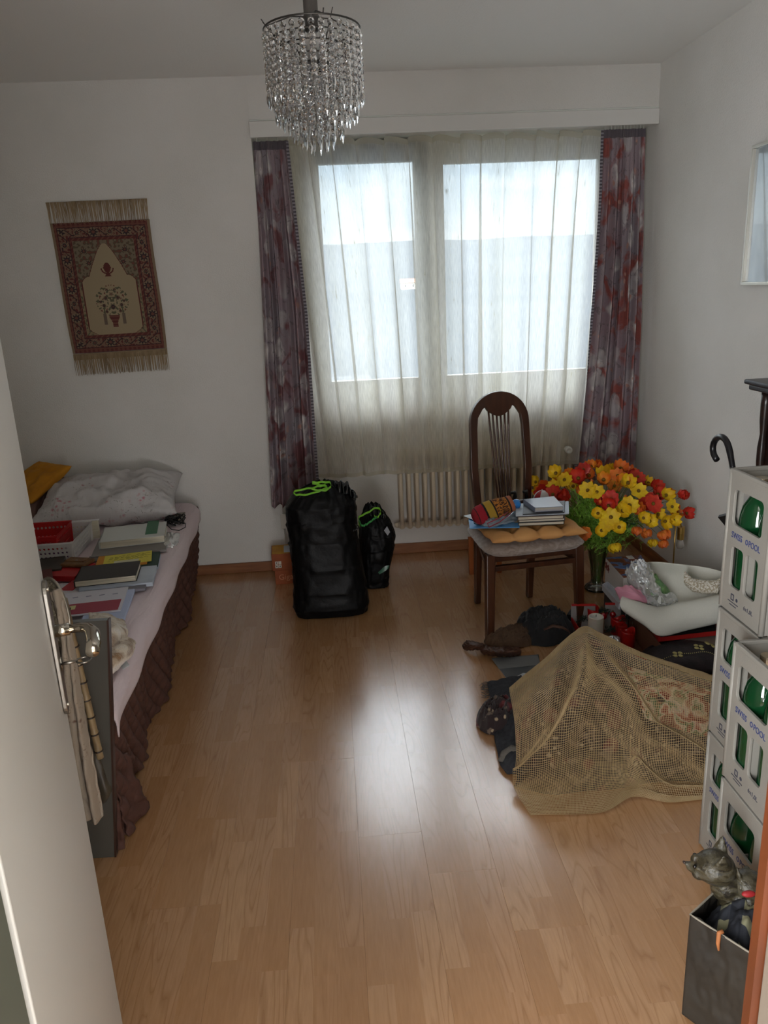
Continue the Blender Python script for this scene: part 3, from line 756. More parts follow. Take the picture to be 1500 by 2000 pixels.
# loose corner of the quilt lying on the floor at the foot, with a bit of sheet
b = B(); b.surf([[(-.74, 1.93, .22), (-.70, 1.96, .22), (-.665, 2.03, .20)], [(-.73, 1.89, .10), (-.680, 1.92, .11), (-.640, 2.01, .10)], [(-.72, 1.87, .008), (-.668, 1.91, .008), (-.625, 2.03, .008)]], 40, 30, disp=lambda u, v, p: (.006*nz3(u*5, v*5), -quilt(u*.2, v*.25), 0))
b.build('quilt_corner', g.m, bed, smooth=True, mods=[SOL(.008)])

# ---------------------------------------------------------------- pillow and things at the head
def flower_print(name, base, spots, sc=9, leaf='6e6a5c'):
    g = G(name); v = g.obj(); wv = g.n('ShaderNodeVectorMath', {0: v, 1: g.n('ShaderNodeVectorMath', {0: g.n('ShaderNodeTexNoise', {'Vector': v, 'Scale': 30., 'Detail': 3}).outputs[1], 'Scale': .02}, operation='SCALE').outputs[0]}, operation='ADD').outputs[0]
    gate = g.ramp(g.noise(v, sc*.9, 1), [(.55, 0.), (.62, 1.)])
    f = g.n('ShaderNodeTexVoronoi', {'Vector': wv, 'Scale': sc*4.}).outputs[0]
    col = g.mix(g.math('MULTIPLY', g.ramp(f, [(.12, .9), (.38, 0.)]), gate), lin(base), lin(spots))
    lf = g.math('MULTIPLY', g.ramp(g.noise(wv, sc*9, 3, 1.), [(.62, 0.), (.66, 1.)]), g.ramp(g.noise(v, sc*.8, 1), [(.50, 0.), (.56, 1.)]))
    col = g.mix(g.math('MULTIPLY', lf, .7), col, lin(leaf))
    g.pr(Base_Color=col, Roughness=.8, Normal=g.bump(g.noise(g.obj((3, 1, 1)), 14, 4, .6), .3, .02)); return g.m
def cushion(name, T, w_, d_, h_, mat, label, cat, seed=0, wr_=.02, n=44, parent=None, group=None):
    def sur(sgn):
        def fn(u, v):
            x, y = 2*u-1, 2*v-1
            e_ = max(0, (1-abs(x)**2.6))*max(0, (1-abs(y)**2.6)); pin = 1-.07*(1-abs(x)**2)*abs(y)**3-.0
            pinx = 1-.07*(1-abs(y)**2)*abs(x)**3
            z = sgn*h_/2*e_**.42 + wr_*nz3(x*2.6+seed, y*2.6, sgn+seed)*e_**.5 + wr_*.35*nz3(x*7+seed, y*7, sgn)*e_**.3
            return T @ Vector((x*w_/2*pinx, y*d_/2*pin, z))
        return fn
    b = B(); b.grid(sur(1), n, n); m = len(b.v); b.grid(lambda u, v: sur(-1)(1-u, v), n, n); b.uv = []
    o = b.build(name, mat, parent, smooth=True, mods=[dict(t='WELD', merge_threshold=.0015)])
    if parent is None: tag(o, label, cat, group)
    return o
TP = Matrix.Translation((-1.115, 3.735, .535)) @ Matrix.Rotation(math.radians(6), 4, 'Z') @ Matrix.Rotation(math.radians(9), 4, 'X')
cushion('pillow', TP, .66, .50, .17, flower_print('pillow_print', 'c6c3c3', 'bb7480', 9), 'large white pillow with small red flowers on the pink bed', 'pillow', 3, .045, 70)
TY = Matrix.Translation((-1.50, 3.84, .615)) @ Matrix.Rotation(math.radians(-38), 4, 'Z') @ Matrix.Rotation(math.radians(28), 4, 'X')
cushion('cushion', TY, .28, .28, .07, M('mustard', 'c98a1c', .85, c2='b5760f', sc=8, bump=.2, bsc=300), 'mustard yellow square cushion leaning in the corner behind the pillow', 'cushion', 5, .012)
b = B(); b.surf([[(-1.76, 3.97, .62), (-1.55, 3.97, .58), (-1.36, 3.96, .585)], [(-1.76, 3.80, .60), (-1.56, 3.80, .56), (-1.36, 3.86, .56)], [(-1.76, 3.66, .52), (-1.55, 3.66, .50), (-1.40, 3.70, .50)], [(-1.76, 3.60, .450), (-1.56, 3.59, .450), (-1.42, 3.60, .450)]], 40, 30, disp=lambda u, v, p: (0, 0, .012*math.sin(u*25+v*3)))
tag(b.build('folded_blanket', M('dark_blanket', '4a3430', .9, c2='8d6f66', sc=3, stretch=(14, 1, 1)), smooth=True, mods=[SOL(.02, -1)]), 'dark striped blanket folded in the corner under the yellow cushion', 'blanket')

# ---------------------------------------------------------------- things lying on the bed
ZB = .448
def slab_obj(name, label, cat, q, h, mat, z0=ZB, parent=None, group=None, bev=.0015):
    b = B(); b.slab(q, h, z0); o = b.build(name, mat, parent, mods=[BEV(bev, 2)])
    if parent is None: tag(o, label, cat, group)
    return o
def book(name, label, cat, q, h, cover, z0=ZB, pages='d8d0bc', group=None, rib=.0018):
    q = [Vector(p) for p in q]
    for p in q: p.z = z0
    c = sum(q, Vector())/4; t = thing(name, label, cat, tuple(c), group)
    B().slab(q, rib, z0).build('cover', cover, t, mods=[BEV(.0008)]); B().slab(q, rib, z0+h-rib).build('cover', cover, t, mods=[BEV(.0008)])
    qi = [c+(p-c)*.965 for p in q]; B().slab(qi, h-2*rib, z0+rib).build('pages', M('pages_'+pages, pages, .8, c2='b5ac98', sc=400, stretch=(.02, .02, 1)), t)
    sp_ = [q[3], q[0], q[0]+(q[1]-q[0])*.012, q[3]+(q[2]-q[3])*.012]; B().slab(sp_, h, z0).build('spine', cover, t)
    return t
def fb(T, pts): return [T @ Vector(p) for p in pts]
def rect(cx_, cy_, w_, d_, rot):
    T = rotz(math.radians(rot), (cx_, cy_, 0)); return fb(T, [(-w_/2, -d_/2, 0), (w_/2, -d_/2, 0), (w_/2, d_/2, 0), (-w_/2, d_/2, 0)])
# baskets
def basket(name, label, x0, x1, y0, y1, z0, h, mat, rot, origin, rows, perf, inset=.012, group=None):
    T = rotz(math.radians(rot), origin); t = thing(name, label, 'basket', tuple(T @ Vector(((x0+x1)/2, (y0+y1)/2, z0))), group)
    B(T).box(x0+inset, x1-inset, y0+inset, y1-inset, z0, z0+.003).build('base', mat, t)
    for (a, c_, nm) in (((x0, y0), (x1, y0), 's'), ((x1, y0), (x1, y1), 's'), ((x1, y1), (x0, y1), 's'), ((x0, y1), (x0, y0), 's')):
        A, Cc = Vector((*a, 0)), Vector((*c_, 0)); L = (Cc-A).length; dx = (Cc-A).normalized(); inn = Vector((-dx.y, dx.x, 0))
        hs = []; m = int((L-.04)/perf); k = (L-.04)/m
        for r_ in range(rows):
            for i in range(m):
                cx_ = .02+k*(i+.5); cz = h*.30+(h*.5)*(r_/(max(1, rows-1)))*.9; rr = min(k, h*.5/rows)*.34; rot_ = (i*1.3+r_)
                hs.append([(cx_+rr*math.cos(2*PI*j/7+rot_), cz+rr*math.sin(2*PI*j/7+rot_)) for j in range(7)])
        P0 = T @ (A+inn*inset+Vector((0, 0, z0))); up = (T.to_3x3() @ (-inn*inset+Vector((0, 0, h)))); 
        plate('side_panel', [(0, 0), (L, 0), (L, h), (0, h)], hs, .0022, mat, frame_T(P0, T.to_3x3() @ dx, up), t)
    b = B(T); r_ = .0035; b.tube([(x0, y0, z0+h), (x1, y0, z0+h), (x1, y1, z0+h), (x0, y1, z0+h)], r_, 8, closed=True); b.build('rim', mat, t, smooth=True)
    return t
wpl = M('basket_white', 'c6c3c0', .45); rpl = M('basket_red', 'b01a1c', .4)
basket('storage_basket', 'white perforated plastic basket on the bed holding the red one', -.33, 0, 0, .30, ZB, .085, wpl, 2, (-1.085, 3.04, 0), 3, .017)
basket('storage_basket', 'red perforated plastic basket inside the white basket', -.36, -.075, .05, .27, ZB+.014, .088, rpl, 2, (-1.085, 3.04, 0), 2, .016)
slab_obj('envelope', 'small yellow envelope standing in the red basket', 'envelope', rect(-1.33, 3.13, .12, .003, 5), .08, M('env_yellow', 'd9921c', .7), z0=ZB+.03)
slab_obj('paper_stack', 'purple folder leaning inside the front of the white basket', 'folder', rect(-1.25, 3.065, .26, .004, 2), .045, M('folder_purple', '4f2350', .6), z0=ZB+.004)
book('paper_pile', 'white papers standing up at the back of the baskets', 'papers', rect(-1.22, 3.36, .30, .02, 2), .085, M('paper_white', 'd6d6d6', .8))
# green and white binder over grey tray
book('ring_binder', 'green and white ring binder lying near the pillow', 'binder', rect(-.905, 3.29, .27, .22, 9), .030, M('binder_white', 'cfd3cf', .5), z0=ZB+.012)
B().slab(rect(-.835, 3.335, .05, .20, 9), .0015, ZB+.0425).build('green_label', M('binder_green', '2f6b4a', .5), bpy.data.objects['ring_binder'])
slab_obj('tray', 'grey flat plastic tray under the green and white binder', 'tray', rect(-.90, 3.21, .30, .25, 8), .011, M('tray_grey', '7b7775', .4))
slab_obj('magazine', 'dark grey magazine lying between the tray and the yellow note', 'magazine', rect(-.93, 3.075, .22, .07, 9), .006, M('mag_grey', '4d4b4c', .5, c2='6d6867', sc=30))
# yellow note, orange envelope, dark green folder
slab_obj('folder', 'dark green folder lying under the orange envelope', 'folder', rect(-.858, 2.985, .235, .17, 8), .010, M('folder_green', '1e4038', .6))
slab_obj('envelope', 'orange envelope lying on the dark green folder', 'envelope', rect(-.885, 2.995, .20, .16, 9), .004, M('env_orange', 'c8862a', .7), z0=ZB+.010)
note = thing('note_sheet', 'yellow note sheet with handwriting on the orange envelope', 'note', (-.86, 3.0, ZB+.014))
B().slab(rect(-.865, 3.005, .185, .135, 11), .0012, ZB+.0142).build('sheet', M('note_yellow', 'd9cf52', .7), note)
B().slab(rect(-.862, 2.967, .095, .036, 9), .0008, ZB+.0155).build('white_slip', M('slip', 'd2cfb4', .7), note)
b = B(); rn = random.Random(4)
for i in range(7):
    xx = -.94
    while xx < -.80:
        l = rn.uniform(.008, .022); yy = 2.99+.0095*i+(xx+.87)*.19
        if rn.random() < .8: b.slab([(xx, yy, 0), (xx+l, yy+l*.19, 0), (xx+l, yy+.002+l*.19, 0), (xx, yy+.002, 0)], .0003, ZB+.0155)
        xx += l+.006
o = b.build('handwriting', M('ink', '5a5a38', .8), note); o['kind'] = 'stuff'
slab_obj('paper_sheet', 'white and blue sheet sticking out from under the green folder', 'paper', rect(-.80, 2.975, .13, .18, 8), .003, M('paper_bluewhite', 'b9c3d2', .7), z0=ZB-.001)
# wallet on red notebook
slab_obj('notebook', 'red notebook lying under the brown wallet', 'notebook', rect(-1.06, 2.90, .13, .15, -14), .022, M('nb_red', 'a51c20', .5))
wt = thing('wallet', 'small brown leather wallet with a snap button on the red notebook', 'wallet', (-1.04, 2.95, ZB+.022))
lea = M('leather_brown', '7a5732', .6, c2='684625', sc=40, bump=.3, bsc=200)
B().slab(rect(-1.045, 2.95, .105, .08, -16), .014, ZB+.0225).build('body', lea, wt, mods=[BEV(.005, 3)])
B().slab(rect(-1.050, 2.965, .085, .045, -16), .003, ZB+.0365).build('flap', lea, wt, mods=[BEV(.0014)])
B().ball((-1.048, 2.950, ZB+.0400), (.005, .005, .002), 6).build('snap_button', steel, wt, smooth=True)
slab_obj('book', 'black bible-like book with an orange edge lying beside the wallet at the door', 'book', rect(-1.20, 2.95, .19, .16, 12), .030, M('bk_black', '26231f', .5, c2='3a342d', sc=12))
bpy.data.objects['book']['label'] = 'black book with an orange edge lying left of the brown wallet'
slab_obj('book', 'old dark red book with brown page edges at the door edge', 'book', rect(-1.155, 2.80, .12, .14, 20), .035, M('bk_maroon', '55211f', .6))
# black diary on papers
slab_obj('paper_pile', 'white and pale blue papers lying under the black book', 'papers', rect(-.845, 2.79, .26, .19, 7), .016, M('papers_blue', 'c2cbd6', .7, c2='a9b4c4', sc=300, stretch=(.02, .02, 1)))
book('book', 'large black hardcover book lying on the white and blue papers', 'book', rect(-.885, 2.80, .22, .165, 7), .024, M('bk_black2', '1f1f1e', .45), z0=ZB+.0165)
slab_obj('envelope', 'red and blue striped envelope edge under the left side of the black book', 'envelope', rect(-1.005, 2.80, .05, .17, -10), .006, M('env_rb', 'b2313a', .6), z0=ZB)
slab_obj('notebook', 'grey spiral notebook lying under the front of the black book', 'notebook', rect(-.835, 2.68, .22, .05, 8), .010, M('nb_grey', '77757f', .5))
slab_obj('paper_sheet', 'plain white sheet lying left of the red brochure', 'paper', rect(-1.02, 2.72, .22, .16, 8), .003, M('sheet_white', 'cfcdd2', .7))
# brochures with red panel
slab_obj('paper_pile', 'bluish white envelopes lying under the red brochure', 'papers', rect(-.815, 2.53, .14, .26, 6), .012, M('papers_blue2', 'b4c0dc', .7))
br = thing('brochure', 'white brochure with a red panel and a yellow sticky note', 'brochure', (-.90, 2.54, ZB+.012))
B().slab(rect(-.895, 2.555, .25, .22, 7), .004, ZB+.0125).build('sheet', M('brochure_white', 'd0d0da', .6), br)
B().slab(rect(-.89, 2.50, .235, .095, 7), .0008, ZB+.0167).build('red_panel', M('brochure_red', '9c3f50', .6), br)
B().slab(rect(-.945, 2.505, .05, .035, 10), .0006, ZB+.0177).build('sticky_note', M('sticky', 'c9c78e', .7), br)
b = B(); [b.slab(rect(-.95+i*.045, 2.605+.004*i, .018, .008, 20), .0005, ZB+.0167) for i in range(4)]; b.build('print', M('print_grey', '8c8fa5', .7), br)['kind'] = 'stuff'
# plush blanket with label
def plush(name, a, c_, hi):
    g = G(name); n1 = g.noise(g.obj((1, 1, 1)), 9, 3, 1.2)
    g.pr(Base_Color=g.ramp(n1, [(.38, lin(a)), (.5, lin(c_)), (.62, lin(hi))]), Roughness=.95, Sheen_Weight=.5, Normal=g.bump(g.noise(g.obj(), 130, 4, 1), .9, .006)); return g.m
plm = plush('plush', 'e2dbd0', 'd6c6ae', '8e6a42')
pb = thing('plush_blanket', 'white and brown striped fluffy blanket lying on the foot end of the bed', 'blanket', (-.74, 2.25, ZB))
b = B(); b.surf([[(-0.851,2.431,0.460), (-0.790,2.394,0.470), (-0.713,2.331,0.460)], [(-0.762,2.167,0.520), (-0.709,2.155,0.530), (-0.682,2.230,0.490)], [(-0.728,2.050,0.520), (-0.693,2.064,0.520), (-0.687,2.194,0.480)], [(-0.760,2.129,0.455), (-0.734,2.132,0.460), (-0.713,2.200,0.455)]], 40, 30, disp=lambda u, v, p: (0, 0, .012*nz3(p.x*25, p.y*25)+.004*nz3(p.x*90, p.y*90)))
b.build('upper_fold', plm, pb, smooth=True, mods=[SOL(.014, -1)])
b = B(); b.surf([[(-0.703,2.246,0.460), (-0.663,2.199,0.462), (-0.654,2.185,0.458)], [(-0.688,2.104,0.500), (-0.649,2.064,0.500), (-0.644,2.111,0.470)], [(-0.695,2.014,0.500), (-0.667,1.999,0.490), (-0.666,2.050,0.470)], [(-0.731,2.058,0.455), (-0.698,2.002,0.456), (-0.679,2.023,0.453)]], 40, 30, disp=lambda u, v, p: (0, 0, .010*nz3(p.x*25, p.y*25, 3)+.004*nz3(p.x*90, p.y*90)))
b.build('lower_fold', plm, pb, smooth=True, mods=[SOL(.014, -1)])
B().slab([(-0.685,2.114,0.452), (-0.649,2.050,0.449), (-0.636,2.073,0.449), (-0.675,2.142,0.452)], .002).build('care_label', M('care_white', 'd4d8dc', .6), pb)
# cable tangle and cardboard
b = B(); rn = random.Random(9); pts = []
for i in range(90):
    a = i*.62; r = .030+.018*math.sin(i*.37); pts.append((-.775+r*math.cos(a)+.008*rn.uniform(-1, 1), 3.515+r*.8*math.sin(a)+.008*rn.uniform(-1, 1), ZB+.022+.018*math.sin(i*.9)))
b.tube(pts, .0028, 5)
b.tube([(-0.815,3.492,0.460), (-0.768,3.403,0.455), (-0.732,3.389,0.452), (-0.712,3.432,0.452), (-0.723,3.499,0.452), (-0.755,3.521,0.455), (-0.785,3.494,0.460), (-0.808,3.459,0.460), (-0.868,3.503,0.470), (-0.908,3.496,0.470)], .0022, 5)
tag(b.build('cable', M('cable_black', '101010', .5), smooth=True), 'tangled black cable lying on the bed beside the pillow', 'cable')
slab_obj('cardboard_sheet', 'small grey cardboard piece on the bed behind the black cable', 'cardboard', [(-0.824,3.601,0.448), (-0.734,3.531,0.448), (-0.757,3.692,0.448), (-0.833,3.673,0.448)], .006, M('cardboard', '8f867b', .8))
b = B(); b.surf([[(-0.802,3.373,0.452), (-0.759,3.355,0.455), (-0.720,3.347,0.450)], [(-0.790,3.282,0.452), (-0.732,3.187,0.470), (-0.707,3.249,0.450)], [(-0.776,3.180,0.452), (-0.737,3.137,0.455), (-0.703,3.172,0.450)]], 24, 20, disp=lambda u, v, p: (0, 0, .008*nz3(u*7, v*7)))
def film(name, op=.22, tint=(1, 1, 1), rough=.08):
    g = G(name); t = g.n('ShaderNodeBsdfTransparent', {0: tint}); gl = g.n('ShaderNodeBsdfGlossy', {'Roughness': rough}); df = g.n('ShaderNodeBsdfDiffuse', {0: (.8, .82, .82)})
    m1 = g.n('ShaderNodeMixShader', {0: .45, 1: gl.outputs[0], 2: df.outputs[0]}); fr = g.n('ShaderNodeFresnel', {'IOR': 1.45}).outputs[0]
    m = g.n('ShaderNodeMixShader', {0: g.math('ADD', g.math('MULTIPLY', fr, .9), op), 1: t.outputs[0], 2: m1.outputs[0]}); g.t.links.new(m.outputs[0], g.out.inputs[0]); return g.m
tag(b.build('plastic_sleeve', film('clear_film', .12), smooth=True), 'crumpled clear plastic sleeve on the bed in front of the cable', 'plastic sleeve')

# ================================================================= THINGS LEANING AT THE FOOT OF THE BED
ct = thing('folding_board', 'tall flat grey board leaning upright behind the door handle', 'board', (-.72, 1.84, 0))
T1 = frame_T((-.676, 1.832, 0), (-1, .02, 0), (.10, .0, 1))
plate('panel', [(0, 0), (.34, 0), (.26, .70), (-.078, .70)], [], .016, M('board_grey', '504d47', .55), T1, ct)
plate('edge_strip', [(-.005, .0), (.0, .0), (-.078, .70), (-.083, .70)], [], .02, M('board_edge', '3c241a', .5), T1, ct)
clm = flower_print('shawl_print', '9c8f80', '59382a', 14, '5f4a38')
b = B(); b.surf([[(-0.643,1.620,0.860), (-0.626,1.620,0.868), (-0.620,1.630,0.839)], [(-0.637,1.620,0.759), (-0.621,1.610,0.767), (-0.615,1.620,0.757)], [(-0.653,1.620,0.581), (-0.624,1.600,0.596), (-0.616,1.620,0.581)], [(-0.652,1.620,0.419), (-0.626,1.600,0.431), (-0.613,1.620,0.416)], [(-0.650,1.620,0.278), (-0.622,1.600,0.282), (-0.609,1.620,0.288)]], 30, 90, disp=lambda u, v, p: (0, .008*math.sin(u*12+v*5)+.006*nz3(u*6, v*20), 0))
tag(b.build('floral_cloth', clm, smooth=True, mods=[SOL(.006)]), 'brown and cream flowered cloth hanging down behind the door handle', 'cloth')
bam = M('bamboo', '94805f', .4, c2='6b563c', sc=30, stretch=(1, 1, .3))
cn = thing('bamboo_cane', 'cane with a ringed bamboo handle leaning against the grey board', 'cane', (-.62, 1.72, .0))
p0, p1 = Vector((-0.632,1.660,0.828)), Vector((-0.610,1.660,0.416)); b = B(); P = []; R_ = []
for i in range(60):
    s_ = i/59; P.append(p0.lerp(p1, s_)); q = (s_*9) % 1; R_.append(.0085+.0022*max(0, 1-abs(q-.5)*12)-.0)
b.tube(P, R_, 10); b.build('shaft', bam, cn, smooth=True)
b = B()
for i in range(9):
    p = p0.lerp(p1, (i+.56)/9); d = (p1-p0).normalized()*.0016; b.tube([p-d, p+d], .0108, 10)
b.build('dark_ring', M('ring_dark', '241812', .5), cn)['kind'] = 'stuff'
fr = thing('silver_frame', 'small oval frame of embossed silver behind the door handle', 'frame', (-.66, 1.66, .84))
T2 = frame_T((-0.647,1.640,0.806), (1, -.3, .2), (-.1, .2, 1))
b = B(); b.grid(lambda u, v: T2 @ Vector((.030*v*math.cos(2*PI*u), .072*v*math.sin(2*PI*u), .008*(1-v*v)+.0016*nz3(v*12*math.cos(2*PI*u), v*20*math.sin(2*PI*u)))), 40, 14)
b.build('silver_plaque', M('old_silver', 'a39a86', .35, .85, bump=.8, bsc=220), fr, smooth=True, mods=[SOL(.004)])
b = B(); b.tube([T2 @ Vector((.033*math.cos(2*PI*i/32), .077*math.sin(2*PI*i/32), 0)) for i in range(32)], .004, 8, closed=True); b.build('rim', M('rim_silver', '8b8478', .3, .8), fr, smooth=True)
b = B(); b.surf([[(-0.655,1.660,0.364), (-0.617,1.660,0.431), (-0.609,1.660,0.345)], [(-0.634,1.660,0.297), (-0.609,1.650,0.323), (-0.597,1.660,0.328)], [(-0.623,1.660,0.288), (-0.614,1.660,0.299), (-0.604,1.660,0.318)]], 16, 12, disp=lambda u, v, p: (0, .005*nz3(u*4, v*4), 0))
tag(b.build('leather_case', M('case_dark', '2c261f', .5, c2='4a4234', sc=20), smooth=True, mods=[SOL(.008)]), 'dark case corner under the bamboo cane at the grey board', 'case')

# ================================================================= REFUSE BAGS AND BOX
bagm = M('bag_black', '060607', .5, spec=.2, bump=.25, bsc=26)
bagt = M('bag_film', '0c0c0e', .13, coat=.3)
green = M('tie_green', '7fc52a', .35, c2='6cb31f', sc=40)
def bagmesh(cx_, cy_, prof, nu=140, nv=90, seed=0, pl=14, amp=.010, lean=(0, 0)):
    # prof: (z, dx, rx, ry, squareness)
    def at(v):
        t = v*(len(prof)-1); i = min(int(t), len(prof)-2); f = t-i; f = f*f*(3-2*f) if i else f
        return [a*(1-f)+b_*f for a, b_ in zip(prof[i], prof[i+1])]
    def fn(u, v):
        z, dx, rx, ry, q = at(v); a = 2*PI*u; c_, s_ = math.cos(a), math.sin(a)
        e_ = 2/q; x = rx*math.copysign(abs(c_)**e_, c_); y = ry*math.copysign(abs(s_)**e_, s_)
        top = max(0, (v-.60)/.40)
        w_ = amp*(.45*nz3(c_*2.2+seed, s_*2.2, z*9) + .5*nz3(c_*5+seed, s_*5, z*26)) + amp*.35*nz3(c_*3+seed, s_*3, z*70)
        w_ += top*(.012*math.sin(pl*a+3*nz3(z*6, seed)+seed) + .006*math.sin(pl*2.3*a))*(1 if v < .97 else .3)
        w_ += .0016*math.sin(z*260+14*nz3(c_*1.5, s_*1.5, z*5))*(1-top)*(.3+nz3(c_*2, s_*2+seed, z*5))
        r = math.hypot(x, y)+1e-6; k = 1+w_/r
        return Vector((cx_+dx+x*k+lean[0]*z, cy_+y*k+lean[1]*z, max(.001, z+.008*top*math.sin(a*5+seed))))
    b = B(); b.grid(fn, nu, nv, closeu=True); b.f.append(list(range(nu))[::-1]); b.mi.append(0); b.uv = []; return b
rbg = thing('refuse_bag', 'tall full black refuse bag with a lime green tie in front of the curtain', 'bag', (-.07, 3.44, 0))
bagmesh(-.07, 3.44, [(0, 0, .10, .07, 3), (.002, 0, .168, .115, 4), (.04, .0, .178, .13, 4), (.12, -.002, .172, .128, 3.6), (.24, -.008, .162, .125, 3.4), (.36, -.015, .158, .12, 3.2), (.46, -.02, .163, .12, 3), (.53, -.02, .162, .12, 2.8), (.575, -.01, .135, .10, 2.4), (.603, .0, .085, .060, 2), (.618, .0, .045, .035, 2), (.628, .0, .020, .018, 2)], seed=1).build('bag_body', bagm, rbg, smooth=True)
# gathered crest of the bag right of the tie
def crest(p, q, h, seed, name='gathered_top'):
    p, q = Vector(p), Vector(q)
    b = B(); b.grid(lambda u, v: p.lerp(q, u) + Vector((.006*math.sin(v*3+u*20), (v-.5)*.05*(1-u*.3)+.010*math.sin(u*30+seed), h*math.sin(PI*min(1, u*.8+.15))*(1-(2*v-1)**2)+.010*nz3(u*9, v*6, seed)+.006*math.sin(u*44)*(1-abs(2*v-1)))), 50, 20)
    return b
crest((-.03, 3.41, .585), (.075, 3.39, .555), .060, 2).build('gathered_top', bagt, rbg, smooth=True, mods=[SOL(.002)])
crest((-.18, 3.42, .57), (-.06, 3.42, .60), .022, 5).build('gathered_top', bagt, rbg, smooth=True, mods=[SOL(.002)])
def ribbon(path, w_, wdir=(0, 0, 1), tw=0):
    P = [Vector(p) for p in path]; W_ = Vector(wdir); m = len(P)
    b = B(); b.surf([[p - W_*w_/2 for p in P], [p + W_*w_/2 + Vector((0, tw, 0)) for p in P]], 60, 4, disp=lambda u, v, p: (0, .002*math.sin(u*60), .0015*math.sin(u*45))); return b
ribbon([(-0.051,3.380,0.611), (-0.133,3.360,0.593), (-0.194,3.350,0.597), (-0.195,3.350,0.613), (-0.120,3.370,0.618), (-0.060,3.380,0.626)], .009, (0, .35, .9)).build('tie', green, rbg, smooth=True, mods=[SOL(.0012)])
ribbon([(-0.055,3.380,0.618), (-0.096,3.370,0.633), (-0.118,3.360,0.644), (-0.084,3.370,0.641), (-0.041,3.380,0.636), (-0.040,3.370,0.615), (-0.075,3.360,0.605), (-0.124,3.360,0.616)], .010, (0, .3, .95)).build('tie', green, rbg, smooth=True, mods=[SOL(.0012)])
ribbon([(0.063,3.370,0.433), (0.077,3.360,0.428), (0.069,3.350,0.417), (0.047,3.350,0.408)], .007).build('bag_corner', M('bag_shine', '2a2a2a', .15, coat=1), rbg, smooth=True, mods=[SOL(.001)])
rb2 = thing('refuse_bag', 'smaller black refuse bag behind the tall one with its green tie standing up', 'bag', (.165, 3.72, 0))
bagmesh(.160, 3.72, [(0, 0, .04, .04, 3), (.002, 0, .062, .07, 3.6), (.05, 0, .068, .08, 3.4), (.12, .004, .073, .085, 3), (.20, .012, .088, .09, 2.6), (.27, .016, .092, .09, 2.4), (.33, .010, .082, .08, 2.2), (.375, .004, .055, .055, 2), (.40, .0, .035, .035, 2), (.43, .0, .020, .016, 2)], seed=6, pl=11, amp=.009).build('bag_body', bagm, rb2, smooth=True)
crest((.14, 3.68, .385), (.215, 3.67, .37), .055, 8).build('gathered_top', bagt, rb2, smooth=True, mods=[SOL(.002)])
ribbon([(0.090,3.620,0.341), (0.085,3.620,0.389), (0.123,3.620,0.410), (0.177,3.620,0.435), (0.196,3.620,0.413), (0.178,3.620,0.388), (0.163,3.620,0.394)], .010, (0, .3, .95)).build('tie', green, rb2, smooth=True, mods=[SOL(.0012)])
ribbon([(0.085,3.620,0.394), (0.098,3.610,0.354), (0.123,3.610,0.358), (0.159,3.610,0.382), (0.175,3.610,0.391)], .010, (0, .3, .95)).build('tie', M('tie_green_dark', '3f9a4a', .4), rb2, smooth=True, mods=[SOL(.0012)])
b = B(); b.surf([[(0.207,3.615,0.319), (0.223,3.620,0.338)], [(0.224,3.620,0.290), (0.237,3.625,0.306)]], 6, 4); b.build('paper_label', M('label_grey', 'a8acb4', .5), rb2, mods=[SOL(.001)])
b = B(); b.surf([[(0.168,3.635,0.094), (0.205,3.635,0.125), (0.228,3.635,0.128)], [(0.175,3.630,0.085), (0.209,3.630,0.104), (0.225,3.635,0.118)]], 10, 4); b.build('green_patch', M('patch_green', '1d5a40', .3), rb2, mods=[SOL(.001)])
# orange carton against the wall
ob = M('box_orange', '9a4a16', .6, c2='8b3f12', sc=20)
OX = rotz(math.radians(3.5), (-.360, 3.80, 0))
bx = thing('carton_box', 'orange cardboard box with a yellow top beside the tall black bag', 'box', (-.28, 3.87, 0))
B(OX).box(.0, .20, 0, .135, 0, .078).build('box_lower', ob, bx, mods=[BEV(.002)])
B(OX).box(-.010, .21, -.008, .142, .080, .170).build('box_lid', ob, bx, mods=[BEV(.002)])
B(OX).box(-.006, .206, -.004, .138, .1702, .1712).build('top_panel', M('box_yellow', 'c89422', .6, c2='b37c1b', sc=20), bx)
B(OX).box(.055, .12, .01, .12, .1714, .1720).build('white_label', M('box_label', 'b4bac4', .6), bx)
wh = M('print_white', 'cfc8bc', .6)
for i in (0, 1):
    for j in (0, 1):
        b = B(OX); b.box(.006+i*.017, .021+i*.017, -.0088, -.0082, .095+j*.019, .112+j*.019); p_ = b.build('pictogram', wh, bx)
        if (i, j) != (1, 1): B(OX).box(.011+i*.017, .016+i*.017, -.0092, -.0086, .101+j*.019, .107+j*.019).build('pictogram_dot', M('dot_dark', '33261c', .6), p_)
B(OX).box(-.0106, -.0101, .01, .05, .095, .15).build('side_label', M('side_print', 'b98a68', .6), bx)
text('Giga', .042, M('print_orange', 'c9825a', .6), OX @ Matrix.Translation((.018, -.0006, .026)) @ Matrix.Rotation(PI/2, 4, 'X'), bx)
b = B(); b.grid(lambda u, v: OX @ Vector((.135+.055*math.sin(PI*v)*math.cos(2*PI*u)*(1+.2*nz3(math.cos(2*PI*u)*2, math.sin(2*PI*u)*2, v*4)), .07+.04*math.sin(PI*v)*math.sin(2*PI*u), .172+.022*(1-math.cos(PI*v))+.010*nz3(u*6, v*5, 2)*math.sin(PI*v))), 30, 16, closeu=True); b.uv = []
tag(b.build('pouch', M('pouch_black', '15181a', .5), smooth=True), 'small black crumpled pouch on top of the orange box', 'pouch')

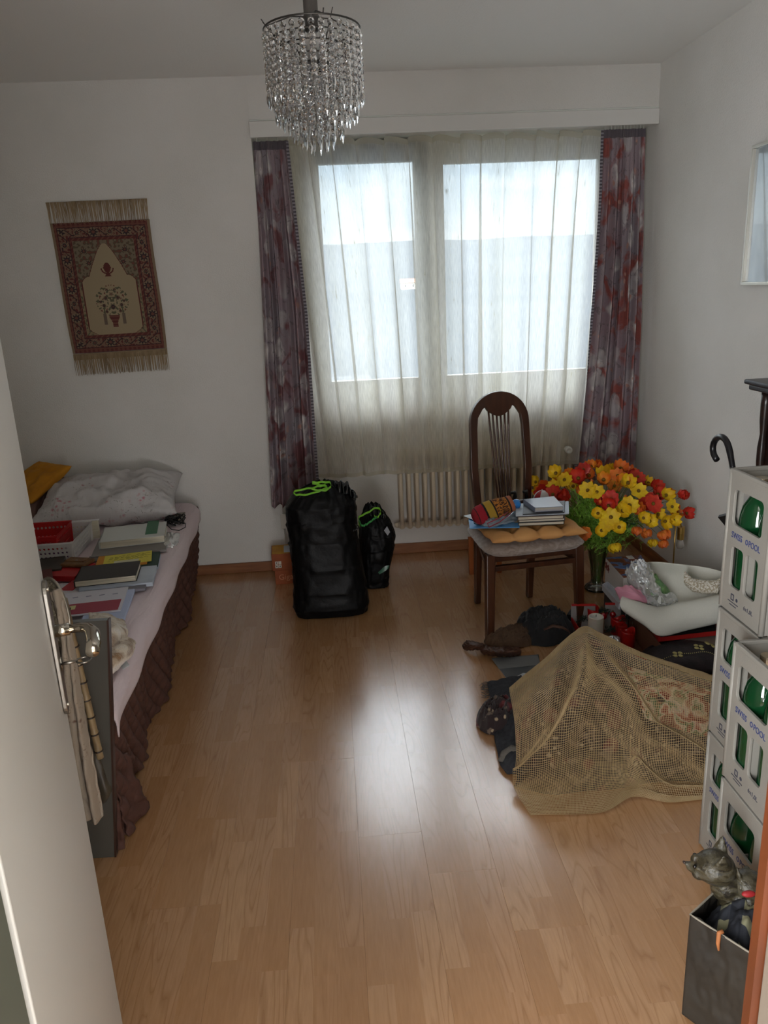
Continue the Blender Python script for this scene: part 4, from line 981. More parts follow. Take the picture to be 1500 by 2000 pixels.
# ================================================================= CHAIR
CT = rotz(math.radians(7), (.78, 3.19, 0))
cw = M('walnut', '4b2914', .38, c2='391d0e', sc=7, stretch=(6, 6, .7), coat=.3)
chair = thing('dining_chair', 'dark brown wooden chair with a high arched spindle back in front of the radiator', 'chair', (.78, 3.19, 0))
def leg(p0, p1, r0, r1, name='leg'):
    b = B(); vs = []
    for p, r in ((p0, r0), (p1, r1)):
        for sx, sy in ((-1, -1), (1, -1), (1, 1), (-1, 1)): vs.append(CT @ Vector((p[0]+sx*r, p[1]+sy*r, p[2])))
    b.add(vs, [(3, 2, 1, 0), (4, 5, 6, 7)]+[(i, (i+1) % 4, 4+(i+1) % 4, 4+i) for i in range(4)])
    return b.build(name, cw, chair, mods=[BEV(.004)])
for sx in (-1, 1): leg((sx*.205, -.19, 0), (sx*.195, -.17, .385), .0165, .020)
for sx in (-1, 1): leg((sx*.130, .215, 0), (sx*.132, .185, .43), .014, .018)
for z0, z1, y in ((.350, .378, -.175),): B(CT).box(-.18, .18, y-.011, y+.011, z0, z1).build('apron', cw, chair, mods=[BEV(.003)])
B(CT).box(-.185, .185, -.186, -.164, .308, .331).build('stretcher', cw, chair, mods=[BEV(.003)])
B(CT).box(-.13, .13, .175, .198, .345, .375).build('apron', cw, chair, mods=[BEV(.003)])
for sx in (-1, 1):
    for z0, z1, nm in ((.345, .376, 'apron'), (.308, .330, 'stretcher')):
        a = Vector((sx*.197, -.155, 0)); c_ = Vector((sx*.133, .175, 0)); d = (c_-a).normalized(); n_ = Vector((-d.y, d.x, 0))*.009
        b = B(CT); b.slab([a-n_, c_-n_, c_+n_, a+n_] if sx > 0 else [a-n_, c_-n_, c_+n_, a+n_], z1-z0, z0); b.build(nm, cw, chair, mods=[BEV(.002)])
# seat pad with rounded corners
def seatfn(sgn):
    def fn(u, v):
        a = 2*PI*u; e_ = 2/5.2; c_, s_ = math.cos(a), math.sin(a); r = v
        x = math.copysign(abs(c_)**e_, c_)*r; y = math.copysign(abs(s_)**e_, s_)*r
        hw = .232-.030*(y+1)/2; z = sgn*.030*max(0, 1-r**6)**.5
        return CT @ Vector((x*hw, -.02+y*.215, .400+z+(.006*(1-r*r) if sgn > 0 else 0)))
    return fn
g = G('velour'); n1 = g.noise(g.obj((1, 1, 2)), 26, 4, 1.5)
g.pr(Base_Color=g.mix(g.ramp(n1, [(.4, 0.), (.62, 1.)]), lin('83756c'), lin('9a8e86')), Roughness=.9, Sheen_Weight=.4)
b = B(); b.grid(lambda u, v: seatfn(1)(u, v), 72, 12); b.grid(lambda u, v: seatfn(-1)(1-u, v), 72, 12); b.uv = []
b.build('seat', g.m, chair, smooth=True, mods=[dict(t='WELD', merge_threshold=.0005)])
# arched back
BK = CT @ Matrix.Translation((-.004, .205, .40)) @ Matrix.Rotation(math.radians(-4), 4, 'X') @ Matrix.Rotation(math.radians(-1.2), 4, 'Y')
PB = frame_T((0, 0, 0), (1, 0, 0), (0, 0, 1)); BKP = BK @ PB   # local xy -> (width, height)
Ht = .60; Rr = .136
def arch(r, zc, n=22): return [(r*math.cos(PI*i/n), zc+r*math.sin(PI*i/n)) for i in range(n+1)]
zc = Ht-Rr-.005
outer = [(.128, 0)] + [(.142, .25)] + arch(Rr, zc) + [(-.142, .25), (-.128, 0)]
tk = .027
lens = [(-.052+.104*i/14, zc+.060-.028*math.sin(PI*i/14)+.0) for i in range(15)]
iL = [(-.128+tk, 0), (-.142+tk, .25), (-Rr+tk, zc-.02), (-Rr+tk+.006, zc+.03), (-Rr+tk+.030, zc+.068), (-.062, zc+.078)]
inner = iL + lens + [(-x_, y_) for x_, y_ in iL[::-1]]
poly = outer + inner
plate('back_frame', poly, [], .022, cw, BKP, chair, bevel=.003)
for i in range(6):
    xt = -.047+.094*i/5; xb = -.024+.050*i/5+.012; zt = zc+.058-.028*math.sin(PI*(xt+.052)/.104)+.004
    b = B(); q = BK
    P = [q @ Vector((xb+(xt-xb)*t+.004*math.sin(PI*t)*(0), .006*math.sin(PI*t), .01+(zt-.01)*t)) for t in [k/8 for k in range(9)]]
    b.tube(P, [.0052]*9, 8, flat=.8); b.build('spindle', cw, chair, smooth=True)
B(BK).box(-.10, .10, -.009, .009, .0, .035).build('back_rail', cw, chair, mods=[BEV(.003)])
# tufted cushion on the seat
cm = M('cushion_orange', 'cf9a5f', .85, c2='c48d52', sc=9, bump=.15, bsc=400)
def tuft(sgn):
    tf = [(a_, c_) for a_ in (-.52, 0, .52) for c_ in (-.58, 0, .58)]
    def fn(u, v):
        x, y = 2*u-1, 2*v-1; e_ = max(0, 1-abs(x)**3.2)*max(0, 1-abs(y)**3.2); z = .040*e_**.5
        for (a, c_) in tf: z -= .026*math.exp(-((x-a)**2+(y-c_)**2)/.016)
        for a in (-.52, 0, .52):
            if y < -.4: z -= .011*math.exp(-(x-a)**2/.0035)*e_**.3
            z -= .004*math.exp(-(x-a)**2/.008)*e_**.3
        z -= .004*math.exp(-(y+.58)**2/.01)*e_**.3
        z += .0035*nz3(x*5, y*5, sgn)*e_
        w_ = 1-.02*math.cos(x*PI*3)*abs(y)**4; 
        return CT @ Vector((x*.205*(1-.015*math.cos(y*9)), -.058+y*.182*w_, .457+sgn*max(0, z)*(1 if sgn > 0 else .8)))
    return fn
b = B(); b.grid(tuft(1), 60, 50); b.grid(lambda u, v: tuft(-1)(1-u, v), 60, 50); b.uv = []
tag(b.build('seat_cushion', cm, smooth=True, mods=[dict(t='WELD', merge_threshold=.001)]), 'orange tufted cushion lying on the chair seat', 'cushion')
# things on the cushion
ZK = .492
slab_obj('folder', 'light blue plastic folder on the left of the chair cushion', 'folder', [(0.527,3.020,0.492), (0.730,2.991,0.492), (0.766,3.155,0.492), (0.549,3.171,0.492)], .004, M('folder_blue', '3f88c4', .35), z0=ZK)
b = B(); b.surf([[(0.555,3.077,0.497), (0.617,3.010,0.498), (0.737,3.065,0.498)], [(0.566,3.139,0.505), (0.634,3.042,0.525), (0.764,3.141,0.510)], [(0.590,3.231,0.500), (0.681,3.209,0.505), (0.786,3.269,0.500)]], 50, 30, disp=lambda u, v, p: (0, 0, .010*nz3(u*8, v*8)+.005*nz3(u*20, v*20)))
tag(b.build('plastic_wallet', M('sleeve_grey', '7d8691', .25, coat=.4, c2='96a3ad', sc=15), smooth=True, mods=[SOL(.004, -1)]), 'crumpled grey plastic wallet of papers on the blue folder', 'plastic wallet')
slab_obj('paper_sheet', 'white sheet sticking out to the left over the chair edge', 'paper', [(0.529,3.180,0.500), (0.569,3.094,0.500), (0.684,3.170,0.500), (0.641,3.236,0.500)], .003, M('sheet_w2', 'cfd6dc', .6), z0=.499)
# knitted pouch
g = G('knit'); v = g.n('ShaderNodeTexCoord').outputs['UV']; sx = g.n('ShaderNodeSeparateXYZ', {0: v}); U_ = g.math('ADD', sx.outputs[0], g.math('MULTIPLY', g.noise(v, 60, 2), .02))
base = g.ramp(U_, [(0, lin('8f1420')), (.10, lin('3a1414')), (.12, lin('a0182a')), (.30, lin('1e1512')), (.345, lin('b39032')), (.52, lin('221a14')), (.56, lin('c07a2c')), (.88, lin('241a16')), (.92, lin('b06a4a'))], 'CONSTANT')
z1 = g.ramp(g.noise(g.n('ShaderNodeMapping', {0: v, 'Scale': (9, 30, 1), 'Rotation': (0, 0, .6)}).outputs[0], 1, 3, 1.5), [(.46, 0.), (.52, 1.)])
act = g.ramp(U_, [(.56, 0.), (.57, 1.), (.88, 0.)], 'CONSTANT')
g.pr(Base_Color=g.mix(g.math('MULTIPLY', z1, act), base, lin('4a2a16')), Roughness=.9, Normal=g.bump(g.noise(v, 120, 3), .8, .004))
po = thing('knitted_pouch', 'red yellow and black patterned knitted pouch lying on the chair', 'pouch', (.64, 3.12, .52))
A0, A1 = Vector((0.550,3.060,0.525)), Vector((0.723,3.100,0.570)); axx = (A1-A0); L_ = axx.length; axx.normalize()
PTm = frame_T(A0, axx, (-.1, .55, .8)); 
b = B(); b.grid(lambda u, v: PTm @ Vector((v*L_, (.034+.012*math.sin(PI*min(1, v*1.1)))*(min(1, v*9+.25))**.5*math.cos(2*PI*u)*(1+.05*nz3(u*8, v*8)), .022*(min(1, v*9+.2))**.5*math.sin(2*PI*u)-.001)), 48, 40, closeu=True)
b.uv = []; uvs = []
for j in range(40):
    for i in range(48): uvs += [(j/40, i/48), (j/40, (i+1)/48), ((j+1)/40, (i+1)/48), ((j+1)/40, i/48)]
b.uv = uvs; b.build('pouch_body', g.m, po, smooth=True, mods=[SOL(.003)])
b = B(); b.tube([A1+Vector((-.005, -.03, -.03)), (0.694,3.020,0.543), (0.645,2.990,0.522), (0.596,2.960,0.513), (0.590,2.960,0.530), (0.645,2.990,0.540), (0.688,3.020,0.554)], .0022, 6); b.build('drawstring', M('string_red', '8f2438', .7), po, smooth=True)
b = B(); T5 = Matrix.Translation((0.750,3.140,0.552)); b.ball((0, 0, 0), (.022, .022, .021), 14, T=Matrix.Identity(4)); 
for i, p in enumerate(b.v): b.v[i] = T5 @ (p*(1+.12*nz3(p.x*70, p.y*70, p.z*70)))
tag(b.build('plastic_ball', M('blue_film', '2a7fd0', .2, coat=.5), smooth=True), 'bright blue crumpled plastic ball behind the knitted pouch', 'ball')
# stack right
C1 = [(0.729,3.013,0.492), (0.920,3.001,0.492), (0.975,3.173,0.492), (0.775,3.185,0.492)]
def at_stack(z, h, sh=0): return [(0.729,3.013,0.492), (0.924,3.015,0.492), (0.978,3.180,0.492), (0.777,3.192,0.492)]
book('book', 'black folder at the bottom of the stack on the orange cushion', 'book', [Vector(p)+Vector((.0, .0, 0)) for p in C1], .014, M('bk_k1', '1a1a1a', .5), z0=ZK)
book('book', 'grey magazine in the middle of the stack on the orange cushion', 'book', [Vector(p)+Vector((.004, .006, 0)) for p in C1], .010, M('bk_k2', '8a8a86', .5), z0=ZK+.0145)
book('book', 'brown covered book in the stack on the orange cushion', 'book', [Vector(p)+Vector((-.002, .002, 0)) for p in C1], .014, M('bk_k3', '5b463c', .5), z0=ZK+.025)
slab_obj('paper_pile', 'white sheets fanned out under the top notebook on the chair', 'papers', [Vector(p)+Vector((d, .01, 0)) for p, d in zip(C1, (-.008, .022, .018, -.012))], .006, M('sheets3', 'c3ccd4', .6, c2='9aa4ae', sc=200, stretch=(.1, 3, 1)), z0=ZK+.0395)
slab_obj('spiral_notebook', 'black spiral bound notebook under the top notebook on the chair', 'notebook', [Vector(p)+Vector((d, .004, 0)) for p, d in zip(C1, (.02, .0, .0, .02))], .005, M('nb_bk', '23242a', .5), z0=ZK+.046)
book('notebook', 'black hardcover notebook coloured in its grey-blue sheen on top of the stack on the chair', 'notebook', [(0.803,3.027,0.545), (0.921,3.024,0.545), (0.928,3.185,0.545), (0.788,3.166,0.545)], .020, M('nb_top_sheen', '70788a', .3), z0=ZK+.0515, pages='9a9aa6')  # black cover, its grey-blue sheen is put into the colour
# black tray behind with a cap
trb = thing('black_tray', 'flat black tray with hooked clips standing at the back of the chair seat', 'tray', (.89, 3.33, ZK))
B(CT).box(.005, .205, .085, .175, ZK+.006, ZK+.012).build('base', M('tray_black', '1c1718', .4), trb, mods=[BEV(.002)])
B(CT).box(.0, .21, .078, .084, ZK-.010, ZK+.036).build('front_rim', M('tray_front', '3a2527', .5, c2='161314', sc=60), trb, mods=[BEV(.002)])
for sx in (.012, .068):
    b = B(); b.tube([CT @ Vector((sx, .11, ZK+.02)), CT @ Vector((sx+.003, .105, ZK+.05)), CT @ Vector((sx, .10, ZK+.07)), CT @ Vector((sx-.018, .10, ZK+.068))], [.008, .009, .008, .006], 10); b.build('hook', M('hook_black', '0f0f10', .35), trb, smooth=True)
cp = thing('cap', 'white and red round cap on the black tray at the back of the chair', 'cap', (.94, 3.34, ZK-.02))
c_ = CT @ Vector((.150, .120, ZK+.0125))
b = B(); b.grid(lambda u, v: c_+Vector((.040*math.sin(PI/2*v)*math.cos(2*PI*u), .036*math.sin(PI/2*v)*math.sin(2*PI*u), .048*math.cos(PI/2*v))), 40, 12, closeu=True); b.uv = []
for k in range(len(b.f)): b.mi[k] = 1 if 21 <= (k % 40) < 27 else 0
b.build('crown', [M('cap_white', 'c9c6c6', .7), M('cap_red', 'a3202a', .7)], cp, smooth=True, mods=[SOL(.002)])
b = B(); b.ball(c_+Vector((0, 0, .049)), .004, 6); b.build('button', M('cap_white', 'c9c6c6', .7), cp, smooth=True)
# orange wooden slat behind the chair
b = B(); b.slab([(0.649,3.740,0.010), (0.679,3.740,0.008), (0.683,3.760,0.003), (0.653,3.760,0.005)], .002)
b = B(); q = [Vector((0.653,3.760,0.002)), Vector((0.680,3.760,-0.000)), Vector((0.682,3.760,0.203)), Vector((0.650,3.760,0.205))]; q[0].z = q[1].z = 0
b.add(q+[p+Vector((0, .02, 0)) for p in q], [(0, 1, 2, 3), (7, 6, 5, 4)]+[(i, 4+i, 4+(i+1) % 4, (i+1) % 4) for i in range(4)])
stl = thing('folding_stool', 'light orange wooden folding stool half hidden behind the chair', 'stool', (.70, 3.80, 0))
b.build('leg', M('stool_wood', 'a0551f', .5), stl, mods=[BEV(.002)])
B().box(.665, .83, 3.745, 3.775, .19, .215).build('rail', M('stool_wood', 'a0551f', .5), stl, mods=[BEV(.002)])
B().box(.80, .825, 3.76, 3.782, 0, .19).build('leg', M('stool_wood', 'a0551f', .5), stl, mods=[BEV(.002)])

# ================================================================= VASE AND FLOWERS
VX, VY = 1.228, 3.455
glassm = M('clear_glass', 'f2f6f4', .02, ior=1.45, trans=1.0)
def glass_thin(name, tint=(.93, .96, .95), op=.06):
    g = G(name); t = g.n('ShaderNodeBsdfTransparent', {0: tint}); gl = g.n('ShaderNodeBsdfGlossy', {'Roughness': .03}); f = g.n('ShaderNodeFresnel', {'IOR': 1.5}).outputs[0]
    m = g.n('ShaderNodeMixShader', {0: g.math('ADD', f, op), 1: t.outputs[0], 2: gl.outputs[0]}); g.t.links.new(m.outputs[0], g.out.inputs[0]); return g.m
vs_ = thing('glass_vase', 'tall clear glass vase with a wide round base on the floor right of the chair', 'vase', (VX, VY, 0))
vg = glass_thin('vase_glass')
b = B(); b.lathe([(.0, .001), (.056, .001), (.061, .006), (.058, .016), (.040, .030), (.030, .045), (.029, .060), (.034, .12), (.042, .19), (.050, .25), (.057, .275)], (VX, VY, 0), 40, caps=False); b.build('vase_body', vg, vs_, smooth=True)
b = B(); b.lathe([(0, .010), (.050, .012), (.044, .022), (.024, .040), (0, .042)], (VX, VY, 0), 32); b.build('thick_base', vg, vs_, smooth=True)
yel = M('petal_yellow', 'e8c414', .6, c2='d9ab0c', sc=50, sss=.1); ora = M('petal_orange', 'd9601c', .6, c2='e07f2a', sc=50, sss=.1); red_ = M('petal_red', 'b81a12', .6, c2='cf3a1c', sc=50, sss=.1)
yo = M('petal_amber', 'e39a22', .6, c2='d9701c', sc=60); cenm = M('flower_centre', '4a3410', .9, c2='8a6a14', sc=300); stemm = M('stem', '557a2c', .6, c2='6b6a34', sc=30); leafm = M('feather_leaf', '8fc04a', .6, c2='6b9c34', sc=40)
def petal_mesh(npet, cup, wide, ln, seed):
    b = B(); rr = random.Random(seed)
    for k in range(npet):
        a = 2*PI*k/npet+rr.uniform(-.12, .12); l = ln*rr.uniform(.88, 1.06); c_, s_ = math.cos(a), math.sin(a); cu = cup*rr.uniform(.8, 1.2)
        def fn(u, v, c_=c_, s_=s_, l=l, cu=cu):
            w_ = wide*l*math.sin(PI*min(1, .12+v*.86))**.8*(1 if v < .98 else .75); x = (u-.5)*w_; r = .003+l*v*math.cos(cu*v); z = l*v*math.sin(cu*v)+.003*math.cos(u*2*PI*1.5)*v - .10*(x*x)/w_ if w_ else 0
            z += .002*math.sin(7*u)*v
            return Vector((c_*r-s_*x, s_*r+c_*x, z))
        b.grid(fn, 4, 5)
    b.uv = []; return b
bq = thing('flower_bouquet', 'big bouquet of yellow orange and red artificial flowers standing in the glass vase', 'flowers', (VX, VY, .02))
variants = {}
def flower_variant(kind, v):
    key = (kind, v)
    if key in variants: return variants[key]
    cup = (.25, .75, 1.25)[v]; mats = {'y': yel, 'o': ora, 'r': red_, 'a': yo}
    b = petal_mesh(8 if kind == 'y' else 9, cup, .86 if kind == 'y' else .95, .029 if kind != 'r' else .031, hash(kind) % 7+v if False else ord(kind)+v)
    me = bpy.data.meshes.new('flower'); me.from_pydata(b.v, [], b.f); me.materials.append(mats[kind]); me.polygons.foreach_set('use_smooth', [True]*len(me.polygons))
    variants[key] = me; return me
b = B(); b.ball((0, 0, .003), (.0062, .0062, .0045), 6); cme = bpy.data.meshes.new('flower_centre'); cme.from_pydata(b.v, [], b.f); cme.materials.append(cenm)
FL = [ # px, py, depth y, kind, open variant   -> written as world points below
('y', 1, (0.998,3.400,0.609)), ('y', 0, (1.027,3.360,0.586)), ('a', 1, (1.069,3.420,0.593)), ('r', 0, (1.140,3.440,0.608)), ('r', 1, (1.091,3.360,0.589)), ('a', 1, (1.190,3.480,0.611)), ('y', 1, (1.234,3.440,0.583)), ('y', 2, (1.289,3.500,0.585)), ('o', 1, (1.316,3.440,0.603)), ('o', 0, (1.273,3.360,0.590)), ('o', 2, (1.231,3.520,0.599)), ('r', 0, (1.383,3.400,0.569)), ('r', 1, (1.385,3.460,0.544)), ('y', 1, (1.452,3.440,0.525)), ('r', 1, (1.471,3.400,0.514)), ('y', 0, (0.972,3.340,0.565)), ('o', 1, (0.957,3.420,0.531)), ('r', 1, (0.936,3.360,0.524)), ('r', 0, (0.957,3.300,0.538)), ('y', 1, (0.955,3.500,0.500)), ('y', 1, (0.921,3.460,0.558)), ('y', 0, (1.102,3.260,0.558)), ('y', 0, (1.137,3.240,0.554)), ('a', 1, (1.201,3.340,0.580)), ('a', 1, (1.272,3.300,0.576)), ('y', 1, (1.291,3.280,0.575)), ('y', 0, (1.325,3.240,0.547)), ('r', 0, (1.186,3.200,0.529)), ('r', 1, (1.169,3.180,0.506)), ('r', 0, (1.371,3.260,0.494)), ('r', 0, (1.394,3.240,0.484)), ('r', 1, (1.457,3.340,0.496)), ('y', 0, (1.263,3.180,0.502)), ('y', 1, (1.234,3.180,0.478)), ('o', 2, (1.313,3.220,0.461)), ('y', 1, (1.131,3.200,0.467)), ('y', 0, (1.160,3.120,0.472)), ('y', 0, (1.149,3.130,0.442)), ('y', 1, (1.198,3.120,0.424)), ('y', 1, (1.132,3.150,0.404)), ('y', 2, (1.184,3.140,0.343)), ('o', 0, (1.072,3.200,0.383)), ('y', 1, (1.328,3.180,0.439)), ('y', 1, (1.365,3.200,0.416)), ('o', 2, (1.310,3.200,0.391)), ('y', 1, (1.478,3.300,0.501)), ('y', 1, (1.429,3.260,0.426)), ('y', 0, (1.491,3.260,0.458)), ('r', 2, (1.552,3.300,0.491)), ('r', 1, (1.570,3.280,0.416)), ('a', 1, (1.519,3.360,0.487)), ('y', 1, (1.453,3.240,0.399)), ('y', 1, (1.491,3.240,0.401)), ('o', 1, (1.521,3.300,0.413)), ('o', 2, (1.446,3.240,0.355)), ('y', 2, (1.393,3.220,0.322)), ('o', 2, (1.440,3.220,0.314)), ('o', 2, (1.366,3.240,0.361)), ('o', 1, (1.021,3.340,0.509)), ('r', 2, (0.994,3.260,0.527)), ('o', 1, (1.168,3.440,0.577)), ('r', 1, (1.443,3.500,0.506)), ('o', 1, (1.393,3.520,0.560)), ('y', 1, (1.107,3.480,0.521)), ('a', 1, (1.044,3.520,0.520)), ('r', 2, (1.160,3.260,0.498)), ('o', 2, (1.121,3.400,0.516)), ('a', 0, (1.275,3.400,0.531))]
rf = random.Random(21); ctr = Vector((VX, VY, .33)); camp = Vector((0, 0, 1.47))
for kind, var, p in FL:
    p = Vector(p); d = (p-ctr); d.normalize(); d = (d*1.0 + (camp-p).normalized()*.75 + Vector((0, 0, -.25 if var == 2 else .1))).normalized()
    if p.z < .40: d = (d+Vector((0, 0, -.35))).normalized()
    if var == 2: d = (d*.5+Vector((rf.uniform(-.3, .3), -.2, -.9 if p.z < .45 else .7))).normalized()
    R_ = d.to_track_quat('Z', 'Y').to_matrix().to_4x4() @ Matrix.Rotation(rf.uniform(0, 6), 4, 'Z')
    s_ = rf.uniform(1.15, 1.55)*(1.05 if kind == 'r' else 1)
    o = bpy.data.objects.new('flower', flower_variant(kind, var)); C.objects.link(o); o.parent = bq
    o.matrix_local = Matrix.Translation(p-Vector((VX, VY, .02))) @ R_ @ Matrix.Scale(s_, 4)
    oc = bpy.data.objects.new('flower_centre', cme); C.objects.link(oc); oc.parent = o
    # stem
    base = Vector((VX+rf.uniform(-.018, .018), VY+rf.uniform(-.018, .018), .03)); neck = Vector((VX+(p.x-VX)*.16+rf.uniform(-.012, .012), VY+(p.y-VY)*.16+rf.uniform(-.01, .01), .27))
    mid = neck.lerp(p, .55)+Vector((0, 0, .05+.5*max(0, .45-p.z))); P = [base, base.lerp(neck, .5)+Vector((rf.uniform(-.006, .006), 0, 0)), neck, mid, p-d*.012, p]
    b = B()
    Q = []
    for i in range(len(P)-1):
        for t in (0, .33, .66): Q.append(P[i].lerp(P[i+1], t))
    Q.append(P[-1])
    for _ in range(2): Q = [Q[0]]+[(Q[i-1]+Q[i]*2+Q[i+1])/4 for i in range(1, len(Q)-1)]+[Q[-1]]
    b.tube(Q, .0012, 5); b.build('stem', stemm, bq, smooth=True)
# buds
for p in ((0.998,3.280,0.522), (1.139,3.200,0.521), (1.346,3.200,0.377), (1.076,3.300,0.545), (1.272,3.250,0.522), (1.133,3.300,0.589)):
    b = B(); b.ball(p, (.0075, .0075, .009), 6); b.build('bud', ora, bq, smooth=True)
# feathery foliage
b = B(); rl_ = random.Random(33)
for i in range(2600):
    a = rl_.uniform(0, 2*PI); q = rl_.random()**.6; el = rl_.uniform(.15, 1.35)
    d = Vector((math.cos(a)*math.cos(el), math.sin(a)*math.cos(el)*.8, math.sin(el)))
    c0_ = ctr + Vector((-.05, -.05, -.05)) + Vector((d.x*.27, d.y*.20, d.z*.22))*q
    if rl_.random() < .45: c0_ = Vector((VX-.04+rl_.gauss(0, .07), VY-.13+rl_.gauss(0, .05), .36+rl_.gauss(0, .06)))
    if c0_.z < .24: continue
    dd = (d+Vector((rl_.uniform(-.8, .8), rl_.uniform(-.8, .8), rl_.uniform(-.4, .9)))).normalized(); l = rl_.uniform(.03, .07)
    sd = dd.cross(Vector((rl_.uniform(-1, 1), rl_.uniform(-1, 1), .3))).normalized(); w_ = .0015
    m1 = c0_+dd*l*.5+sd*.004; e1 = c0_+dd*l+Vector((0, 0, -.006))
    b.add([c0_-sd*w_, c0_+sd*w_, m1+sd*w_, m1-sd*w_, e1], [(0, 1, 2, 3), (3, 2, 4)])
    for k in range(3):
        s0 = c0_.lerp(e1, .25+.22*k); for_ = 1 if k % 2 else -1; dv = (dd*.6+sd*for_).normalized()*l*.32
        b.add([s0-dd*w_*.8, s0+dd*w_*.8, s0+dv], [(0, 1, 2)])
o = b.build('foliage', leafm, bq); o['kind'] = 'stuff'
# a few broad dark leaves
for i, p in enumerate(((1.257,3.200,0.442), (1.277,3.200,0.413), (1.167,3.200,0.362), (1.336,3.300,0.471), (1.260,3.240,0.406))):
    c_ = Vector(p); dd = (c_-ctr).normalized(); sd = dd.cross(Vector((.2, .9, .3))).normalized()
    b = B(); b.grid(lambda u, v: c_+dd*(.05*v)+sd*((u-.5)*.022*math.sin(PI*min(1, v*.95+.05)))+Vector((0, 0, -.006*(2*u-1)**2)), 4, 6); b.uv = []; b.build('leaf', M('leaf_dark', '23481a', .5), bq, smooth=True)

# ================================================================= BRASS LAMP BY THE RIGHT WALL
brass = M('brass', 'c2a05a', .28, 1)
lp = thing('reading_lamp', 'slim brass lamp with a bare bulb hanging from a bent neck beside the right wall', 'lamp', (1.55, 3.30, 0))
tp = Vector((1.550,3.334,0.428)); ln_ = Vector((1.550,3.265,0.360))
b = B(); b.tube([(1.55, tp.y, .012), (1.55, tp.y, tp.z)], .0035, 8); b.build('pole', brass, lp, smooth=True)
b = B(); b.lathe([(0, 0), (.07, 0), (.07, .008), (.02, .014), (0, .014)], (1.55, tp.y, 0), 28); b.build('base', brass, lp, smooth=True)
b = B(); b.tube([Vector((1.55, tp.y, tp.z-.01)), Vector((1.548, tp.y-.004, tp.z+.006)), Vector((1.545, tp.y-.025, tp.z+.012)), Vector((1.542, tp.y-.042, tp.z-.006)), Vector((1.542, ln_.y-.005, ln_.z))], .0032, 8); b.build('neck', brass, lp, smooth=True)
lc = (1.542, ln_.y-.005, 0); b = B(); b.lathe([(0, ln_.z), (.0165, ln_.z), (.0165, ln_.z-.030), (.0155, ln_.z-.031), (.0155, ln_.z-.060), (0, ln_.z-.060)], lc, 24); b.build('lamp_holder', brass, lp, smooth=False, mods=[BEV(.0015)])
b = B(); b.lathe([(.010, ln_.z-.058), (.013, ln_.z-.066), (.0175, ln_.z-.080), (.0175, ln_.z-.092), (.012, ln_.z-.103), (0, ln_.z-.107)], lc, 20); b.build('bulb', M('bulb_clear', 'dcd6cc', .1, trans=.7, ior=1.3), lp, smooth=True)

# ================================================================= CLUTTER RIGHT
# games box with printed top
gb = thing('games_box', 'white cardboard box with a colourful printed lid beside the vase', 'box', (1.26, 3.12, .0))
q4 = [(1.180,2.995,0.240), (1.323,3.030,0.240), (1.357,3.251,0.240), (1.191,3.248,0.240)]
b = B(); b.slab([(p[0], p[1], 0) for p in q4], .115, .122); b.build('box_body', M('box_white', 'c9c3bd', .6), gb, mods=[BEV(.002)])
g = G('box_print'); v = g.obj(); n1 = g.noise(v, 16, 3, 1)
g.pr(Base_Color=g.ramp(n1, [(.35, lin('37568f')), (.46, lin('6d7fb0')), (.5, lin('5c2a20')), (.6, lin('8f4a30')), (.72, lin('3b1a16'))], 'LINEAR'), Roughness=.35)
b = B(); b.slab(q4, .0015, .238); b.build('printed_lid', g.m, gb)
b = B(); b.slab([(1.284,3.209,0.240), (1.312,3.210,0.240), (1.314,3.252,0.240), (1.285,3.250,0.240)], .001, .2396); b.build('price_label', M('label_w', 'd2cfc8', .6), gb)
sdx = (Vector(q4[0])-Vector(q4[3])); sd_T = frame_T(Vector((q4[3][0], q4[3][1], .122)), (sdx.x, sdx.y, 0), (0, 0, 1))
for (cx_, cz) in ((.018, .085), (.046, .082)):
    lv_ = [(cx_+(.013+.004*math.cos(5*a))*math.cos(a), cz+(.017+.005*math.cos(5*a))*math.sin(a)) for a in [2*PI*i/30 for i in range(30)]]
    plate('leaf_emblem', lv_, [], .0006, M('emblem_red', '6b2018', .6), sd_T @ Matrix.Translation((0, 0, .0006)), gb)
# dark shoe box below it
slab_obj('shoe_box', 'dark flat box lying under the white games box', 'box', [(q4[0][0]-.01, q4[0][1]-.02, 0), (q4[1][0], q4[1][1]-.02, 0), (q4[2][0], q4[2][1], 0), (q4[3][0]-.0, q4[3][1], 0)], .118, M('box_dark', '1d1c20', .5), z0=.002)
wtm = M('tray_white', 'c8cad0', .4)
wt_ = thing('white_tray', 'narrow white tray sticking out in front of the games box', 'tray', (1.15, 3.0, .10))
qa = [(1.150,3.157,0.190), (1.180,3.184,0.190), (1.189,2.990,0.190), (1.146,2.940,0.190)]
b = B(); b.slab(qa[::-1] if False else qa, .004, .118+.001); b.build('base', wtm, wt_)
for i in range(4):
    p, q = Vector(qa[i]), Vector(qa[(i+1) % 4]); n_ = Vector((-(q-p).y, (q-p).x, 0)).normalized()*.003
    b = B(); b.slab([p, q, q+n_, p+n_], .028, .1195); b.build('rim', wtm, wt_)
# black box with wooden pieces on the floor
bbx = thing('game_case', 'open black case with wooden pieces on the floor under the white sheet', 'case', (1.05, 3.08, 0))
T6 = rotz(math.radians(-32), (1.055, 3.10, 0)); B(T6).box(-.07, .07, -.055, .055, 0, .045).build('case_body', M('case_black', '151312', .5), bbx, mods=[BEV(.003)])
B(T6).box(-.055, .055, -.04, -.012, .0455, .052).build('wooden_piece', M('light_wood', 'b49a6a', .6), bbx, mods=[BEV(.002)])
B(T6).box(-.05, .03, .0, .028, .0455, .054).build('wooden_piece', M('light_wood', 'b49a6a', .6), bbx, mods=[BEV(.002)])
